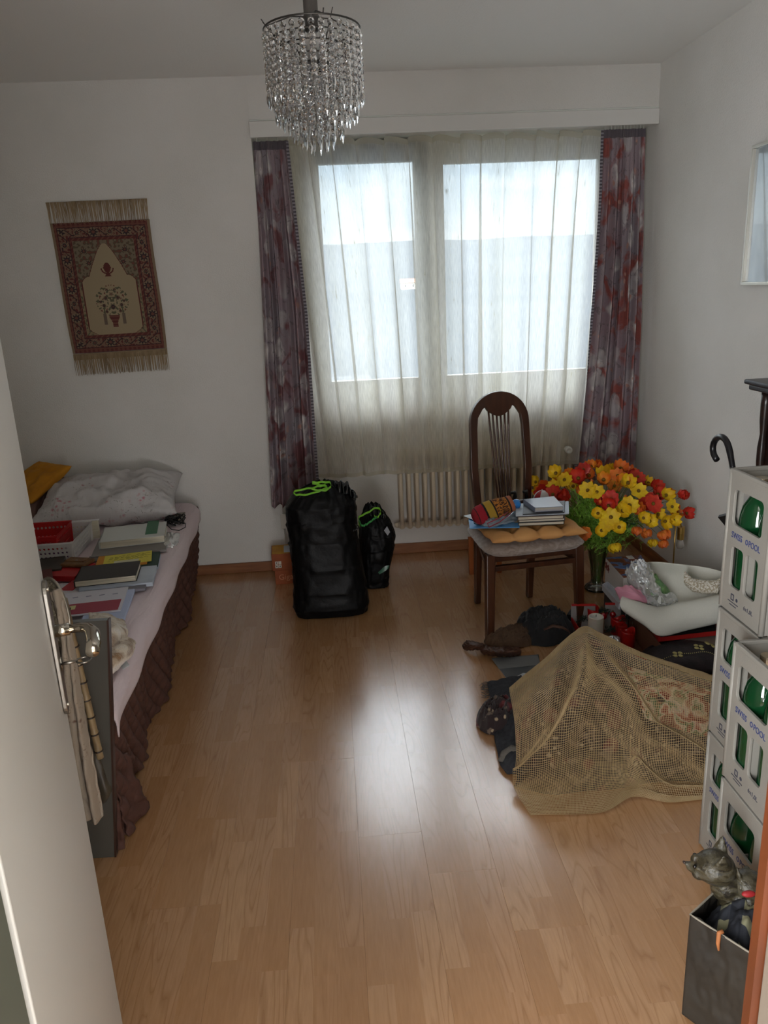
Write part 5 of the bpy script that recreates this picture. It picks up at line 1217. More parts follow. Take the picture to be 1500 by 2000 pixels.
# big white felt sheet
rows = [[(1.255,3.077,0.270), (1.317,3.001,0.300), (1.394,2.927,0.310), (1.474,2.875,0.310), (1.533,2.793,0.310)],
 [(1.250,3.072,0.220), (1.324,3.019,0.230), (1.405,2.942,0.240), (1.475,2.868,0.250), (1.552,2.820,0.250)],
 [(1.233,3.044,0.175), (1.283,2.955,0.165), (1.376,2.916,0.165), (1.470,2.874,0.180), (1.567,2.841,0.200)],
 [(1.156,2.903,0.200), (1.189,2.833,0.195), (1.261,2.801,0.185), (1.370,2.788,0.205), (1.528,2.771,0.240)],
 [(1.105,2.818,0.225), (1.141,2.769,0.225), (1.225,2.729,0.210), (1.334,2.714,0.230), (1.493,2.707,0.260)],
 [(1.083,2.772,0.215), (1.123,2.699,0.200), (1.205,2.659,0.190), (1.323,2.663,0.205), (1.476,2.668,0.230)],
 [(1.100,2.756,0.190), (1.148,2.686,0.165), (1.190,2.629,0.145), (1.314,2.653,0.150), (1.480,2.667,0.170)],
 [(1.162,2.814,0.160), (1.190,2.736,0.148), (1.219,2.676,0.138), (1.342,2.704,0.138), (1.517,2.736,0.150)]]
g = G('felt_white'); g.pr(Base_Color=g.mix(g.noise(g.obj(), 300, 3), lin('d8d6cc'), lin('c9c7bb')), Roughness=.95, Normal=g.bump(g.noise(g.obj(), 500, 3), .3, .002))
b = B(); b.surf(rows, 90, 110); tag(b.build('felt_sheet', g.m, smooth=True, mods=[SOL(.003, -1)]), 'large off-white felt sheet curled open on top of the boxes', 'sheet')
# pink paper, cellophane gift, lace collar
b = B(); b.surf([[(1.103,2.893,0.235), (1.144,2.863,0.260), (1.181,2.831,0.250)], [(1.107,2.874,0.220), (1.143,2.804,0.250), (1.205,2.813,0.220)], [(1.112,2.844,0.205), (1.154,2.800,0.220), (1.225,2.806,0.190)]], 30, 20, disp=lambda u, v, p: (0, 0, .008*nz3(u*5, v*5)))
tag(b.build('tissue_paper', M('pink_paper', 'd391a4', .6), smooth=True, mods=[SOL(.0015)]), 'pink tissue paper tucked into the white felt sheet', 'paper')
gf = thing('gift_bundle', 'clear cellophane bundle with green filling and ribbons on the felt sheet', 'gift', (1.30, 2.86, .17))
b = B(); b.surf([[(1.185,2.976,0.300), (1.225,2.942,0.330), (1.265,2.952,0.310)], [(1.165,2.938,0.270), (1.186,2.843,0.320), (1.289,2.941,0.260)], [(1.173,2.879,0.240), (1.181,2.752,0.290), (1.319,2.892,0.220)], [(1.210,2.860,0.200), (1.222,2.740,0.240), (1.354,2.859,0.190)], [(1.222,2.819,0.185), (1.258,2.756,0.200), (1.320,2.802,0.185)]], 70, 70, disp=lambda u, v, p: (.012*nz3(u*9, v*9, 1), .012*nz3(u*9, v*9, 5), .020*nz3(u*8, v*8, 9)+.010*nz3(u*22, v*22)))
b.uv = []; b.build('cellophane', film('cellophane', .16, (.97, .98, .97), .12), gf, smooth=True)
b = B(); b.surf([[(1.283,3.011,0.250), (1.312,2.994,0.250), (1.315,2.958,0.240)], [(1.242,2.887,0.250), (1.275,2.844,0.260), (1.331,2.890,0.220)], [(1.247,2.862,0.210), (1.276,2.811,0.220), (1.339,2.873,0.190)]], 30, 30, disp=lambda u, v, p: (0, 0, .010*nz3(u*9, v*9)))
b.build('green_paper', M('green_filling', '86b070', .7, c2='5f8a5c', sc=40), gf, smooth=True)
rr2 = random.Random(8)
for i in range(10):
    c_ = Vector((1.194,2.874,0.330)); d = Vector((rr2.uniform(-1, 1), rr2.uniform(-1, 1), rr2.uniform(.1, 1))).normalized()*.03; sw = Vector((-d.y, d.x, 0)).normalized()
    ribbon([c_, c_+d*.5+Vector((0, 0, .02)), c_+d+sw*.01, c_+d*.6+sw*.02-Vector((0, 0, .01))], .007, (sw.x, sw.y, .4)).build('ribbon', M('ribbon_silver', 'd6d8da', .18, coat=.6), gf, smooth=True)
ax = [(1.357,2.809,0.290), (1.376,2.778,0.270), (1.416,2.762,0.265), (1.458,2.742,0.270), (1.517,2.780,0.290)]
def lace(u, v):
    n = 4; t = u*n; i = min(int(t), n-1); f = t-i; p = Vector(ax[i]).lerp(Vector(ax[i+1]), f); a = 2*PI*v
    r = .030*(1+.08*nz3(u*30, a*2)); return p+Vector((.25*r*math.cos(a), r*.8*math.cos(a), r*math.sin(a)*.9+.008))
g = G('lace'); vz = g.n('ShaderNodeTexVoronoi', {'Vector': g.obj(), 'Scale': 150.}).outputs[0]; 
g.pr(Base_Color=g.mix(g.ramp(vz, [(.42, 0.), (.62, 1.)]), lin('d8d2c6'), lin('a89c84')), Roughness=.9, Normal=g.bump(vz, .7, .004))
b = B(); b.grid(lambda u, v: lace(v, u), 24, 60, closeu=True); b.uv = []
for _ in range(1): pass
tag(b.build('lace_doily', g.m, smooth=True), 'rolled cream lace doily lying on the felt sheet by the crates', 'doily')
# flat red box lids / books stacked below the felt sheet
RY = 2.78
slab_obj('flat_box', 'flat red box under the front edge of the felt sheet', 'box', [(1.194,2.655,0.100), (1.481,2.677,0.100), (1.62, 2.98, .1), (1.25, 3.02, .1)], .022, M('box_red', 'a51e1a', .5), z0=.102)
slab_obj('flat_box', 'thin black box lying on the flat red box', 'box', [(1.200,2.649,0.126), (1.428,2.668,0.126), (1.58, 3.0, .1), (1.27, 3.04, .1)], .014, M('box_blk', '141312', .4), z0=.1245)
slab_obj('book', 'pale grey book lying under the red box beside the crates', 'book', [(1.302,2.619,0.055), (1.460,2.629,0.055), (1.60, 2.93, 0), (1.36, 2.95, 0)], .028, M('bk_grey1', '7f7468', .6), z0=.066)
slab_obj('book', 'dark blue book lying at the bottom beside the crates', 'book', [(1.273,2.595,0.030), (1.458,2.601,0.030), (1.60, 2.93, 0), (1.36, 2.95, 0)], .030, M('bk_blue1', '2a2f45', .6), z0=.035)
slab_obj('book', 'brown book lying on the floor under the dark blue book', 'book', [(1.33, 2.63, 0), (1.60, 2.60, 0), (1.60, 2.93, 0), (1.36, 2.95, 0)], .033, M('bk_brn1', '4a3524', .6), z0=.001)
slab_obj('carton_box', 'brown cardboard box holding up the red boxes by the wall', 'box', [(1.20, 2.97, 0), (1.60, 2.96, 0), (1.62, 3.10, 0), (1.20, 3.12, 0)], .10, M('card_brown', '5a4636', .8), z0=.001)
# red christmas box with candles
rbx = thing('open_red_box', 'open red cardboard box full of candles and pine sprigs on the floor', 'box', (1.07, 2.78, 0))
rw = [M('lid_red', 'b01c18', .45), M('lid_inner', '8f8a88', .7)]; brn = M('lid_brown', '6f4a34', .8)
A_, B_, C_, D_ = Vector((.955, 2.63, 0)), Vector((1.185, 2.60, 0)), Vector((1.205, 2.98, 0)), Vector((.965, 3.02, 0))
B().slab([A_, B_, C_, D_], .003, .002).build('base', brn, rbx)
def flap(p, q, z0, h, lean, mat, nm='side_panel', th=.004):
    p, q = Vector(p), Vector(q); n_ = Vector((-(q-p).y, (q-p).x, 0)).normalized(); o = -n_*lean
    b = B(); b.add([p+Vector((0, 0, z0)), q+Vector((0, 0, z0)), q+o+Vector((0, 0, z0+h)), p+o+Vector((0, 0, z0+h)), p+n_*th+Vector((0, 0, z0)), q+n_*th+Vector((0, 0, z0)), q+o+n_*th+Vector((0, 0, z0+h)), p+o+n_*th+Vector((0, 0, z0+h))], [(0, 1, 2, 3), (7, 6, 5, 4), (0, 4, 5, 1), (1, 5, 6, 2), (2, 6, 7, 3), (3, 7, 4, 0)])
    return b.build(nm, mat, rbx)
flap(A_, B_, .002, .085, .03, rw[0]); flap(B_, C_, .002, .10, .01, brn)
flap(C_, D_.lerp(C_, .58), .002, .12, .0, rw[1]); flap(D_.lerp(C_, .42), D_, .002, .115, .01, rw[1]); flap(D_, A_, .002, .06, .0, rw[0])
for (p, q, z) in ((C_, D_.lerp(C_, .58), .123), (D_.lerp(C_, .42), D_, .118)):
    b = B(); d_ = (q-p).normalized(); n_ = Vector((-d_.y, d_.x, 0)); b.slab([p-n_*.003, q-n_*.003, q+n_*.006, p+n_*.006], .007, z-.001); b.build('red_edge', rw[0], rbx)
def candle(name, label, p, r, h, mat, hollow, wick=True):
    t = thing(name, label, 'candle', p)
    x, y, z = p; b = B()
    if hollow:
        b.grid(lambda u, v: Vector((x+(r-(.0 if v < .55 else (v-.55)/.45*.0045)*1)*math.cos(2*PI*u)*(1 if v <= .6 else 1-.14*min(1, (v-.6)/.1)), y+(r-(.0 if v < .55 else .002))*math.sin(2*PI*u)*(1 if v <= .6 else 1-.14*min(1, (v-.6)/.1)), z+(h*(v/.55) if v < .55 else h-(v-.6)/.4*h*.6 if v > .6 else h)+(.006*math.sin(4*PI*u+1)+.003*math.sin(6*PI*u))*min(1, v/.5)*(1 if v < .7 else max(0, 1-(v-.7)/.2)))), 40, 20, closeu=True)
        b.uv = []; b.f.append([len(b.v)-40+i for i in range(40)]); b.mi.append(0)
    else: b.lathe([(0, 0), (r, 0), (r, h-.003), (r-.003, h), (r-.008, h-.003), (0, h-.005)], p, 36)
    b.build('wax', mat, t, smooth=hollow)
    if wick: b = B(); b.tube([(x, y, z+(h-.006 if not hollow else h*.42)), (x+.001, y, z+h+(.006 if not hollow else -h*.3))], .0012, 5); b.build('wick', M('wick', '2a2420', .9), t)
rcm = M('wax_red', 'b8201a', .3, sss=.2, c2='a01512', sc=30)
candle('pillar_candle', 'thick white pillar candle standing in the red box', tuple((1.018,2.860,0.050)), .031, .085, M('wax_white', 'd6d2c6', .4, sss=.2), False)
candle('candle', 'red wax candle with a wavy rim at the front of the red box', tuple((1.121,2.779,0.030)), .030, .070, rcm, True)
candle('candle', 'red wavy candle in the middle of the red box behind the front one', tuple((1.129,2.904,0.030)), .030, .066, rcm, True)
candle('candle', 'red wavy candle at the back left of the red box', tuple((1.059,3.019,0.040)), .026, .058, rcm, True)
candle('candle', 'short red candle between the two wavy ones in the red box', tuple((1.135,2.875,0.020)), .022, .060, rcm, False)
for i, (p, r) in enumerate((((1.085,2.962,0.085), .016), ((1.130,2.970,0.085), .013), ((1.111,2.996,0.080), .010))):
    t = thing('christmas_bauble', ('largest shiny red bauble among the pine sprigs', 'middle sized red bauble right of the largest one', 'smallest red bauble behind the other two')[i], 'bauble', p, 'red baubles in the box')
    b = B(); b.ball(p, r, 12); b.build('ball', M('bauble_red', 'a8141a', .15, coat=.8), t, smooth=True); b = B(); b.tube([Vector(p)+Vector((0, 0, r-.001)), Vector(p)+Vector((0, 0, r+.004))], .003, 8); b.build('cap', M('gold_cap', 'b49a50', .3, 1), t)
pin = M('pine_green', '14251a', .6, c2='1d3524', sc=80)
for i, (p, s_, lab) in enumerate((((0.989,2.952,0.080), .035, 'dark green pine sprig at the left corner of the red box'), ((1.089,2.975,0.100), .035, 'dark green pine sprig behind the red baubles'), ((1.163,2.899,0.100), .045, 'dark green pine sprig against the felt sheet'), ((1.079,2.856,0.070), .035, 'dark pine sprig beside the white candle'))):
    b = B(); rp_ = random.Random(i); p = Vector(p)
    for k in range(130):
        c_ = p+Vector((rp_.uniform(-1, 1), rp_.uniform(-1, 1), rp_.uniform(-.4, .4)))*s_*.6; d = Vector((rp_.uniform(-1, 1), rp_.uniform(-1, 1), rp_.uniform(-.4, 1))).normalized()*s_*.5; sd = d.cross(Vector((.3, .2, 1))).normalized()*.0016
        b.add([c_-sd, c_+sd, c_+d], [(0, 1, 2)])
    b.tube([p-Vector((s_*.7, 0, s_*.3)), p, p+Vector((s_*.7, .01, s_*.1))], .002, 5)
    tag(b.build('pine_sprig', pin), lab, 'pine sprig', 'pine sprigs in the red box')
# clear plastic star next to the candle
b = B(); p = Vector((1.058,2.763,0.070))
b.grid(lambda u, v: p+Vector((.026*math.sin(PI*v)*math.cos(2*PI*u)*(1+.25*math.sin(10*PI*u)), .024*math.sin(PI*v)*math.sin(2*PI*u)*(1+.25*math.sin(10*PI*u)), .018*math.cos(PI*v))), 60, 14, closeu=True); b.uv = []
tag(b.build('glass_tealight_cup', M('shiny_clear', 'c9ced2', .08, .6), smooth=True), 'small shiny fluted cup beside the white candle in the red box', 'cup')

# ---------------------------------------------------------------- clothes and folders on the floor
blk = M('cloth_black', '101113', .85, c2='17181b', sc=30, sheen=.15)
def heap(cx_, cy_, rx, ry, h, seed, amp, rot=0, n=70):
    T = rotz(math.radians(rot), (cx_, cy_, 0))
    def fn(u, v):
        a = 2*PI*u; r = v; x, y = r*math.cos(a), r*math.sin(a); edge = 1+.22*nz3(math.cos(a)*1.6, math.sin(a)*1.6, seed)+.07*nz3(math.cos(a)*6, math.sin(a)*6, seed)
        rid = 1-abs(nz3(x*2.6+seed, y*2.6, seed))*2; rid2 = 1-abs(nz3(x*6+seed, y*6, seed+5))*2
        z = h*(max(0, 1-r**2.4))**.6*(.72+.25*rid)+amp*rid2*(1-r**6)+amp*.5*nz3(x*14, y*14, seed)*(1-r**4)
        return T @ Vector((x*rx*edge, y*ry*edge, max(.003, z+.004)))
    b = B(); b.grid(fn, n*2, n, closeu=True); b.uv = []; b.f.append([len(b.v)-2*n+i for i in range(2*n)][::-1]); b.mi.append(0); return b
tag(heap(.845, 3.00, .13, .115, .115, 2, .012, 20).build('black_garment', blk, smooth=True), 'crumpled black garment heaped on the floor at the right front chair leg', 'clothing')
brw = M('cloth_brown', '5c4532', .85, c2='4a3626', sc=14, bump=.3, bsc=200)
tag(heap(.70, 2.96, .12, .075, .060, 7, .010, 18).build('brown_garment', brw, smooth=True), 'olive brown garment lying at the foot of the left front chair leg', 'clothing')
st = M('nylon_brown', '55382a', .5, c2='432b20', sc=40)
b = B(); b.surf([[(0.473,2.924,0.010), (0.494,2.928,0.030), (0.514,2.885,0.040)][0:3], [(0.475,2.907,0.004), (0.518,2.845,0.045), (0.570,2.898,0.020)], [(0.486,2.887,0.004), (0.530,2.857,0.020), (0.586,2.871,0.004)]], 40, 24, disp=lambda u, v, p: (0, 0, .012*abs(nz3(u*7, v*5))))
b.surf([[(0.547,2.892,0.020), (0.612,2.842,0.030), (0.695,2.859,0.020)], [(0.535,2.847,0.020), (0.596,2.767,0.050), (0.693,2.801,0.030)], [(0.548,2.840,0.004), (0.623,2.797,0.010), (0.692,2.812,0.004)]], 60, 24, disp=lambda u, v, p: (0, 0, .014*abs(nz3(u*9, v*5))))
tag(b.build('stockings', st, smooth=True, mods=[SOL(.002)]), 'brown nylon stockings lying in front of the left front chair leg', 'stockings')
b = B(); b.tube([(0.804,2.869,0.085), (0.842,2.870,0.100), (0.880,2.855,0.095), (0.910,2.864,0.070)], [.006, .011, .010, .006], 10, flat=.5); tag(b.build('brown_strap', st, smooth=True), 'brown strip of fabric lying on the black garment', 'fabric')
fo = thing('document_folder', 'grey plastic document folder lying open on the floor beside the dark rug', 'folder', (.68, 2.71, 0))
fq = [(0.603,2.592,0.004), (0.726,2.597,0.004), (0.768,2.814,0.004), (0.574,2.813,0.004)]
B().slab(fq, .003, .001).build('back_cover', M('folder_grey', '5b5f63', .35), fo, mods=[BEV(.001)])
B().slab([(0.573,2.800,0.006), (0.584,2.714,0.006), (0.752,2.723,0.006), (0.761,2.802,0.006)], .0015, .0045).build('front_strip', M('folder_strip', '7d7f80', .4), fo)
B().slab([(0.640,2.647,0.006), (0.672,2.618,0.006), (0.694,2.655,0.006), (0.669,2.668,0.006)], .001, .0045).build('paper', M('paper_w5', 'c4c7ca', .6), fo)

# ================================================================= RUG HEAP UNDER THE YELLOW NET
NR = [
 [(0.548,2.338,0.100), (0.686,2.442,0.160), (0.808,2.506,0.220), (0.856,2.460,0.250), (0.974,2.341,0.220), (1.113,2.285,0.180), (1.221,2.246,0.150), (1.302,2.243,0.120)],
 [(0.536,2.327,0.135), (0.662,2.372,0.210), (0.768,2.406,0.280), (0.820,2.375,0.310), (0.941,2.264,0.280), (1.076,2.211,0.240), (1.181,2.175,0.210), (1.258,2.171,0.180)],
 [(0.515,2.190,0.150), (0.608,2.161,0.250), (0.716,2.204,0.300), (0.784,2.184,0.305), (0.899,2.131,0.260), (1.025,2.094,0.225), (1.138,2.086,0.190), (1.240,2.115,0.150)],
 [(0.501,2.089,0.120), (0.579,2.022,0.225), (0.691,2.072,0.265), (0.796,2.075,0.255), (0.894,2.042,0.195), (0.997,2.025,0.170), (1.104,2.009,0.135), (1.196,2.023,0.100)],
 [(0.487,2.021,0.075), (0.573,1.973,0.160), (0.685,1.997,0.205), (0.782,1.985,0.195), (0.880,1.976,0.140), (0.983,1.967,0.110), (1.085,1.960,0.070), (1.170,1.966,0.050)],
 [(0.467,1.978,0.035), (0.566,1.927,0.100), (0.667,1.927,0.130), (0.769,1.928,0.120), (0.865,1.941,0.080), (0.974,1.939,0.050), (1.062,1.906,0.030), (1.136,1.898,0.020)],
 [(0.471,1.930,0.012), (0.566,1.896,0.040), (0.661,1.887,0.055), (0.756,1.899,0.055), (0.841,1.918,0.035), (0.930,1.888,0.020), (1.033,1.876,0.012), (1.122,1.869,0.010)],
 [(0.487,1.846,0.004), (0.565,1.838,0.004), (0.637,1.832,0.005), (0.707,1.835,0.006), (0.803,1.883,0.008), (0.891,1.850,0.006), (0.999,1.852,0.005), (1.103,1.848,0.005)]]
RID = [([(.42, .12), (.38, .25), (.28, .45), (.14, .60), (0, .70)], .022, .030), ([(.43, .13), (.50, .33), (.60, .50), (.80, .60)], .016, .026), ([(.52, .76), (.70, .88), (.95, .86)], .018, .030), ([(.20, .30), (.15, .50), (.05, .60)], .008, .02), ([(.65, .35), (.80, .42), (1, .44)], .010, .03), ([(.30, .62), (.50, .70), (.60, .90)], .010, .03)]
def sdist(u, v, pl):
    best = 9
    for (a, b_), (c_, d_) in zip(pl, pl[1:]):
        t = max(0, min(1, ((u-a)*(c_-a)+(v-b_)*(d_-b_))/((c_-a)**2+(d_-b_)**2))); best = min(best, math.hypot(u-a-t*(c_-a), v-b_-t*(d_-b_)))
    return best
def net_disp(u, v, p):
    rid = 0
    for pl, am, wd in RID:
        q = sdist(u, v, pl); rid += am*(math.exp(-(q/wd)**2)-.35*math.exp(-((q-2.2*wd)/(1.4*wd))**2))
    f = max(0, 1-v**6)*.8+.2
    z = .007*nz3(u*6, v*7, 3)*f + .0045*math.sin((u*1.3+v*2.2)*9)*f + .003*nz3(u*17, v*17, 1)*f + rid*(1 if v < .93 else .2)*min(1, max(.15, (v-.10)*5))
    return (0, 0, max(z, .003-p.z))
g = G('net_yarn'); g.pr(Base_Color=g.mix(g.noise(g.obj(), 25, 2), lin('b8a078'), lin('9c835c')), Roughness=.75)
b = B(); b.surf(NR, 140, 116, disp=net_disp)
tag(b.build('mesh_underlay', g.m, mods=[dict(t='WIREFRAME', thickness=.0021, use_even_offset=False, use_relative_offset=False)]), 'yellow beige open mesh rug underlay draped over the rolled rugs', 'mesh mat')
g = G('dark_rug'); v = g.obj(); wv = g.n('ShaderNodeVectorMath', {0: v, 1: g.n('ShaderNodeVectorMath', {0: g.n('ShaderNodeTexNoise', {'Vector': v, 'Scale': 22., 'Detail': 2}).outputs[1], 'Scale': .03}, operation='SCALE').outputs[0]}, operation='ADD').outputs[0]
f1 = g.n('ShaderNodeTexVoronoi', {'Vector': wv, 'Scale': 13.}).outputs[0]; f2 = g.n('ShaderNodeTexVoronoi', {'Vector': wv, 'Scale': 34.}).outputs[0]
c_ = g.mix(g.ramp(f1, [(.25, 0.), (.34, 1.)]), lin('5e2526'), lin('241718'))
c_ = g.mix(g.math('MULTIPLY', g.ramp(f2, [(.16, 1.), (.24, 0.)]), g.ramp(g.noise(v, 7, 1), [(.48, 0.), (.56, 1.)])), c_, lin('9c8a70'))
c_ = g.mix(g.math('MULTIPLY', g.ramp(g.noise(wv, 30, 2), [(.58, 0.), (.62, 1.)]), .6), c_, lin('7d6a5a'))
g.pr(Base_Color=c_, Roughness=.95, Sheen_Weight=.2, Normal=g.bump(g.noise(v, 400, 3), .5, .003)); drug = g.m
rgp = thing('rolled_rugs', 'dark red patterned rug folded into a heap under the yellow mesh on the floor', 'rug', (.80, 2.2, 0))
b = B(); b.surf([[Vector((p[0]+.004, p[1]+.006, .002 if i == 5 else max(.002, p[2]-.020-.022*max(0, i-2)))) for p in r] for i, r in enumerate(NR[:6])], 90, 70, disp=lambda u, v, p: (0, 0, max((net_disp(u, v*5/7, p)[2]*.9+.005*nz3(u*5, v*5, 8))*(1 if v < .8 else 0)-.006, .001-p.z)))
b.build('rug_top', drug, rgp, smooth=True)
b = heap(.505, 2.33, .085, .085, .095, 4, .010, 30, 40); b.build('rug_corner', drug, rgp, smooth=True)
den = M('rug_backing', '34353a', .95, c2='26262b', sc=60, bump=.4, bsc=300)
b = B(); b.surf([[(0.515,2.591,0.012), (0.579,2.598,0.020), (0.646,2.593,0.030)], [(0.499,2.429,0.012), (0.531,2.342,0.050), (0.571,2.301,0.080)], [(0.469,2.235,0.012), (0.503,2.202,0.030), (0.541,2.165,0.050)], [(0.455,2.092,0.008), (0.484,2.062,0.030), (0.511,2.028,0.050)], [(0.463,2.043,0.004), (0.488,2.040,0.004), (0.519,2.046,0.004)]], 30, 60, disp=lambda u, v, p: (0, 0, .006*nz3(u*5, v*9)))
b.build('rug_backing', den, rgp, smooth=True, mods=[SOL(.008, -1)])
b = B(); b.tube([(0.455,2.094,0.014), (0.471,2.113,0.030), (0.496,2.115,0.045), (0.517,2.093,0.050)], [.010, .012, .012, .010], 10); b.build('rolled_hem', M('hem_grey', '5f5a54', .95, bump=.5, bsc=200), rgp, smooth=True)
b = B(); rr3 = random.Random(2)
for i in range(26):
    p = Vector((0.515,2.602,0.010)).lerp(Vector((0.503,2.497,0.010)), i/25); b.tube([p+Vector((.01, 0, .004)), p+Vector((-.012+rr3.uniform(-.008, .004), rr3.uniform(-.01, .01), .001)), p+Vector((-.022+rr3.uniform(-.012, .008), rr3.uniform(-.015, .015), 0))], .0011, 4)
b.build('fringe', M('fringe_grey', '5a5450', .9), rgp)['kind'] = 'stuff'
# flowered tapestry piece lying on top inside the net
g = G('tapestry'); v = g.obj(); wv = g.n('ShaderNodeVectorMath', {0: v, 1: g.n('ShaderNodeVectorMath', {0: g.n('ShaderNodeTexNoise', {'Vector': v, 'Scale': 18., 'Detail': 2}).outputs[1], 'Scale': .05}, operation='SCALE').outputs[0]}, operation='ADD').outputs[0]
n1 = g.noise(wv, 16, 2, 1)
g.pr(Base_Color=g.ramp(n1, [(.36, lin('6a2a22')), (.44, lin('9c5242')), (.5, lin('c3ae98')), (.56, lin('55704a')), (.64, lin('8d3a30'))]), Roughness=.95)
b = B(); b.surf([[Vector((0.891,2.198,0.262)), (1.046,2.141,0.225), (1.164,2.120,0.190)], [(0.886,2.115,0.225), (1.016,2.063,0.190), (1.132,2.060,0.155)], [(0.894,2.039,0.170), (1.000,2.009,0.135), (1.105,2.000,0.105)]], 40, 40, disp=lambda u, v, p: (0, .006, -.008+.004*nz3(u*6, v*6)))
tag(b.build('tapestry', g.m, smooth=True, mods=[SOL(.004, -1)]), 'flowered tapestry showing through the right part of the yellow mesh', 'tapestry')
# dark bag with yellow four petal flowers behind the net
eb = thing('embroidered_bag', 'black bag with pale yellow four petal flowers between the net and the crates', 'bag', (1.26, 2.56, 0))
b = B(); bf = lambda u, v: Vector((1.10+.30*u+.03*v, 2.44+.26*v, .075+.045*math.sin(PI*min(1, v*.9+.1))+.02*u*0+.012*nz3(u*4, v*4, 2)-.06*(2*u-1)**4))
b.grid(bf, 40, 30); b.uv = []; b.build('bag_body', M('bag_cloth', '1d1718', .9, c2='2b2022', sc=30, bump=.4, bsc=150), eb, smooth=True, mods=[SOL(.03, -1)])
ym = M('embroidery', 'a89c62', .8)
for (px_, py_) in ((1.300, 2.558), (1.205, 2.520), (1.360, 2.60)):
    for k in range(4):
        a = k*PI/2+.5; u_, v_ = (px_+.013*math.cos(a)-1.10)/.30, (py_+.015*math.sin(a)-2.44)/.26
        p = bf(u_-.03*v_, v_); b = B(); b.ball(p+Vector((0, 0, .001)), (.0085, .0095, .003), 6); b.build('petal', ym, eb, smooth=True)
b = B(); [b.ball(bf(i/40, .30)+Vector((0, 0, .002)), .002, 4) for i in range(2, 39)]; b.build('stitching', ym, eb)['kind'] = 'stuff'

# ================================================================= CRATES WITH BOTTLES
crm = M('crate_grey', '96928a', .5, c2='8c8880', sc=6, bump=.08, bsc=300)
ink = M('print_blue', '2b3c74', .6); ink2 = M('print_dark', '3c3e4c', .6)
def bottle_mat():
    g = G('green_glass'); lw = g.n('ShaderNodeLayerWeight', {'Blend': .35}).outputs[1]
    t = g.n('ShaderNodeBsdfTransparent', {0: g.mix(lw, (.10, .42, .17), (.01, .07, .03))}); d = g.n('ShaderNodeBsdfTranslucent', {0: (.03, .22, .07)}); df = g.n('ShaderNodeBsdfDiffuse', {0: (.015, .13, .04)})
    gl = g.n('ShaderNodeBsdfGlossy', {'Roughness': .04}); fr = g.n('ShaderNodeFresnel', {'IOR': 1.5}).outputs[0]
    a = g.n('ShaderNodeMixShader', {0: .5, 1: d.outputs[0], 2: df.outputs[0]}); c = g.n('ShaderNodeMixShader', {0: .62, 1: t.outputs[0], 2: a.outputs[0]})
    m = g.n('ShaderNodeMixShader', {0: g.math('ADD', fr, .03), 1: c.outputs[0], 2: gl.outputs[0]}); g.t.links.new(m.outputs[0], g.out.inputs[0]); return g.m
bgm = bottle_mat()
CH = .343
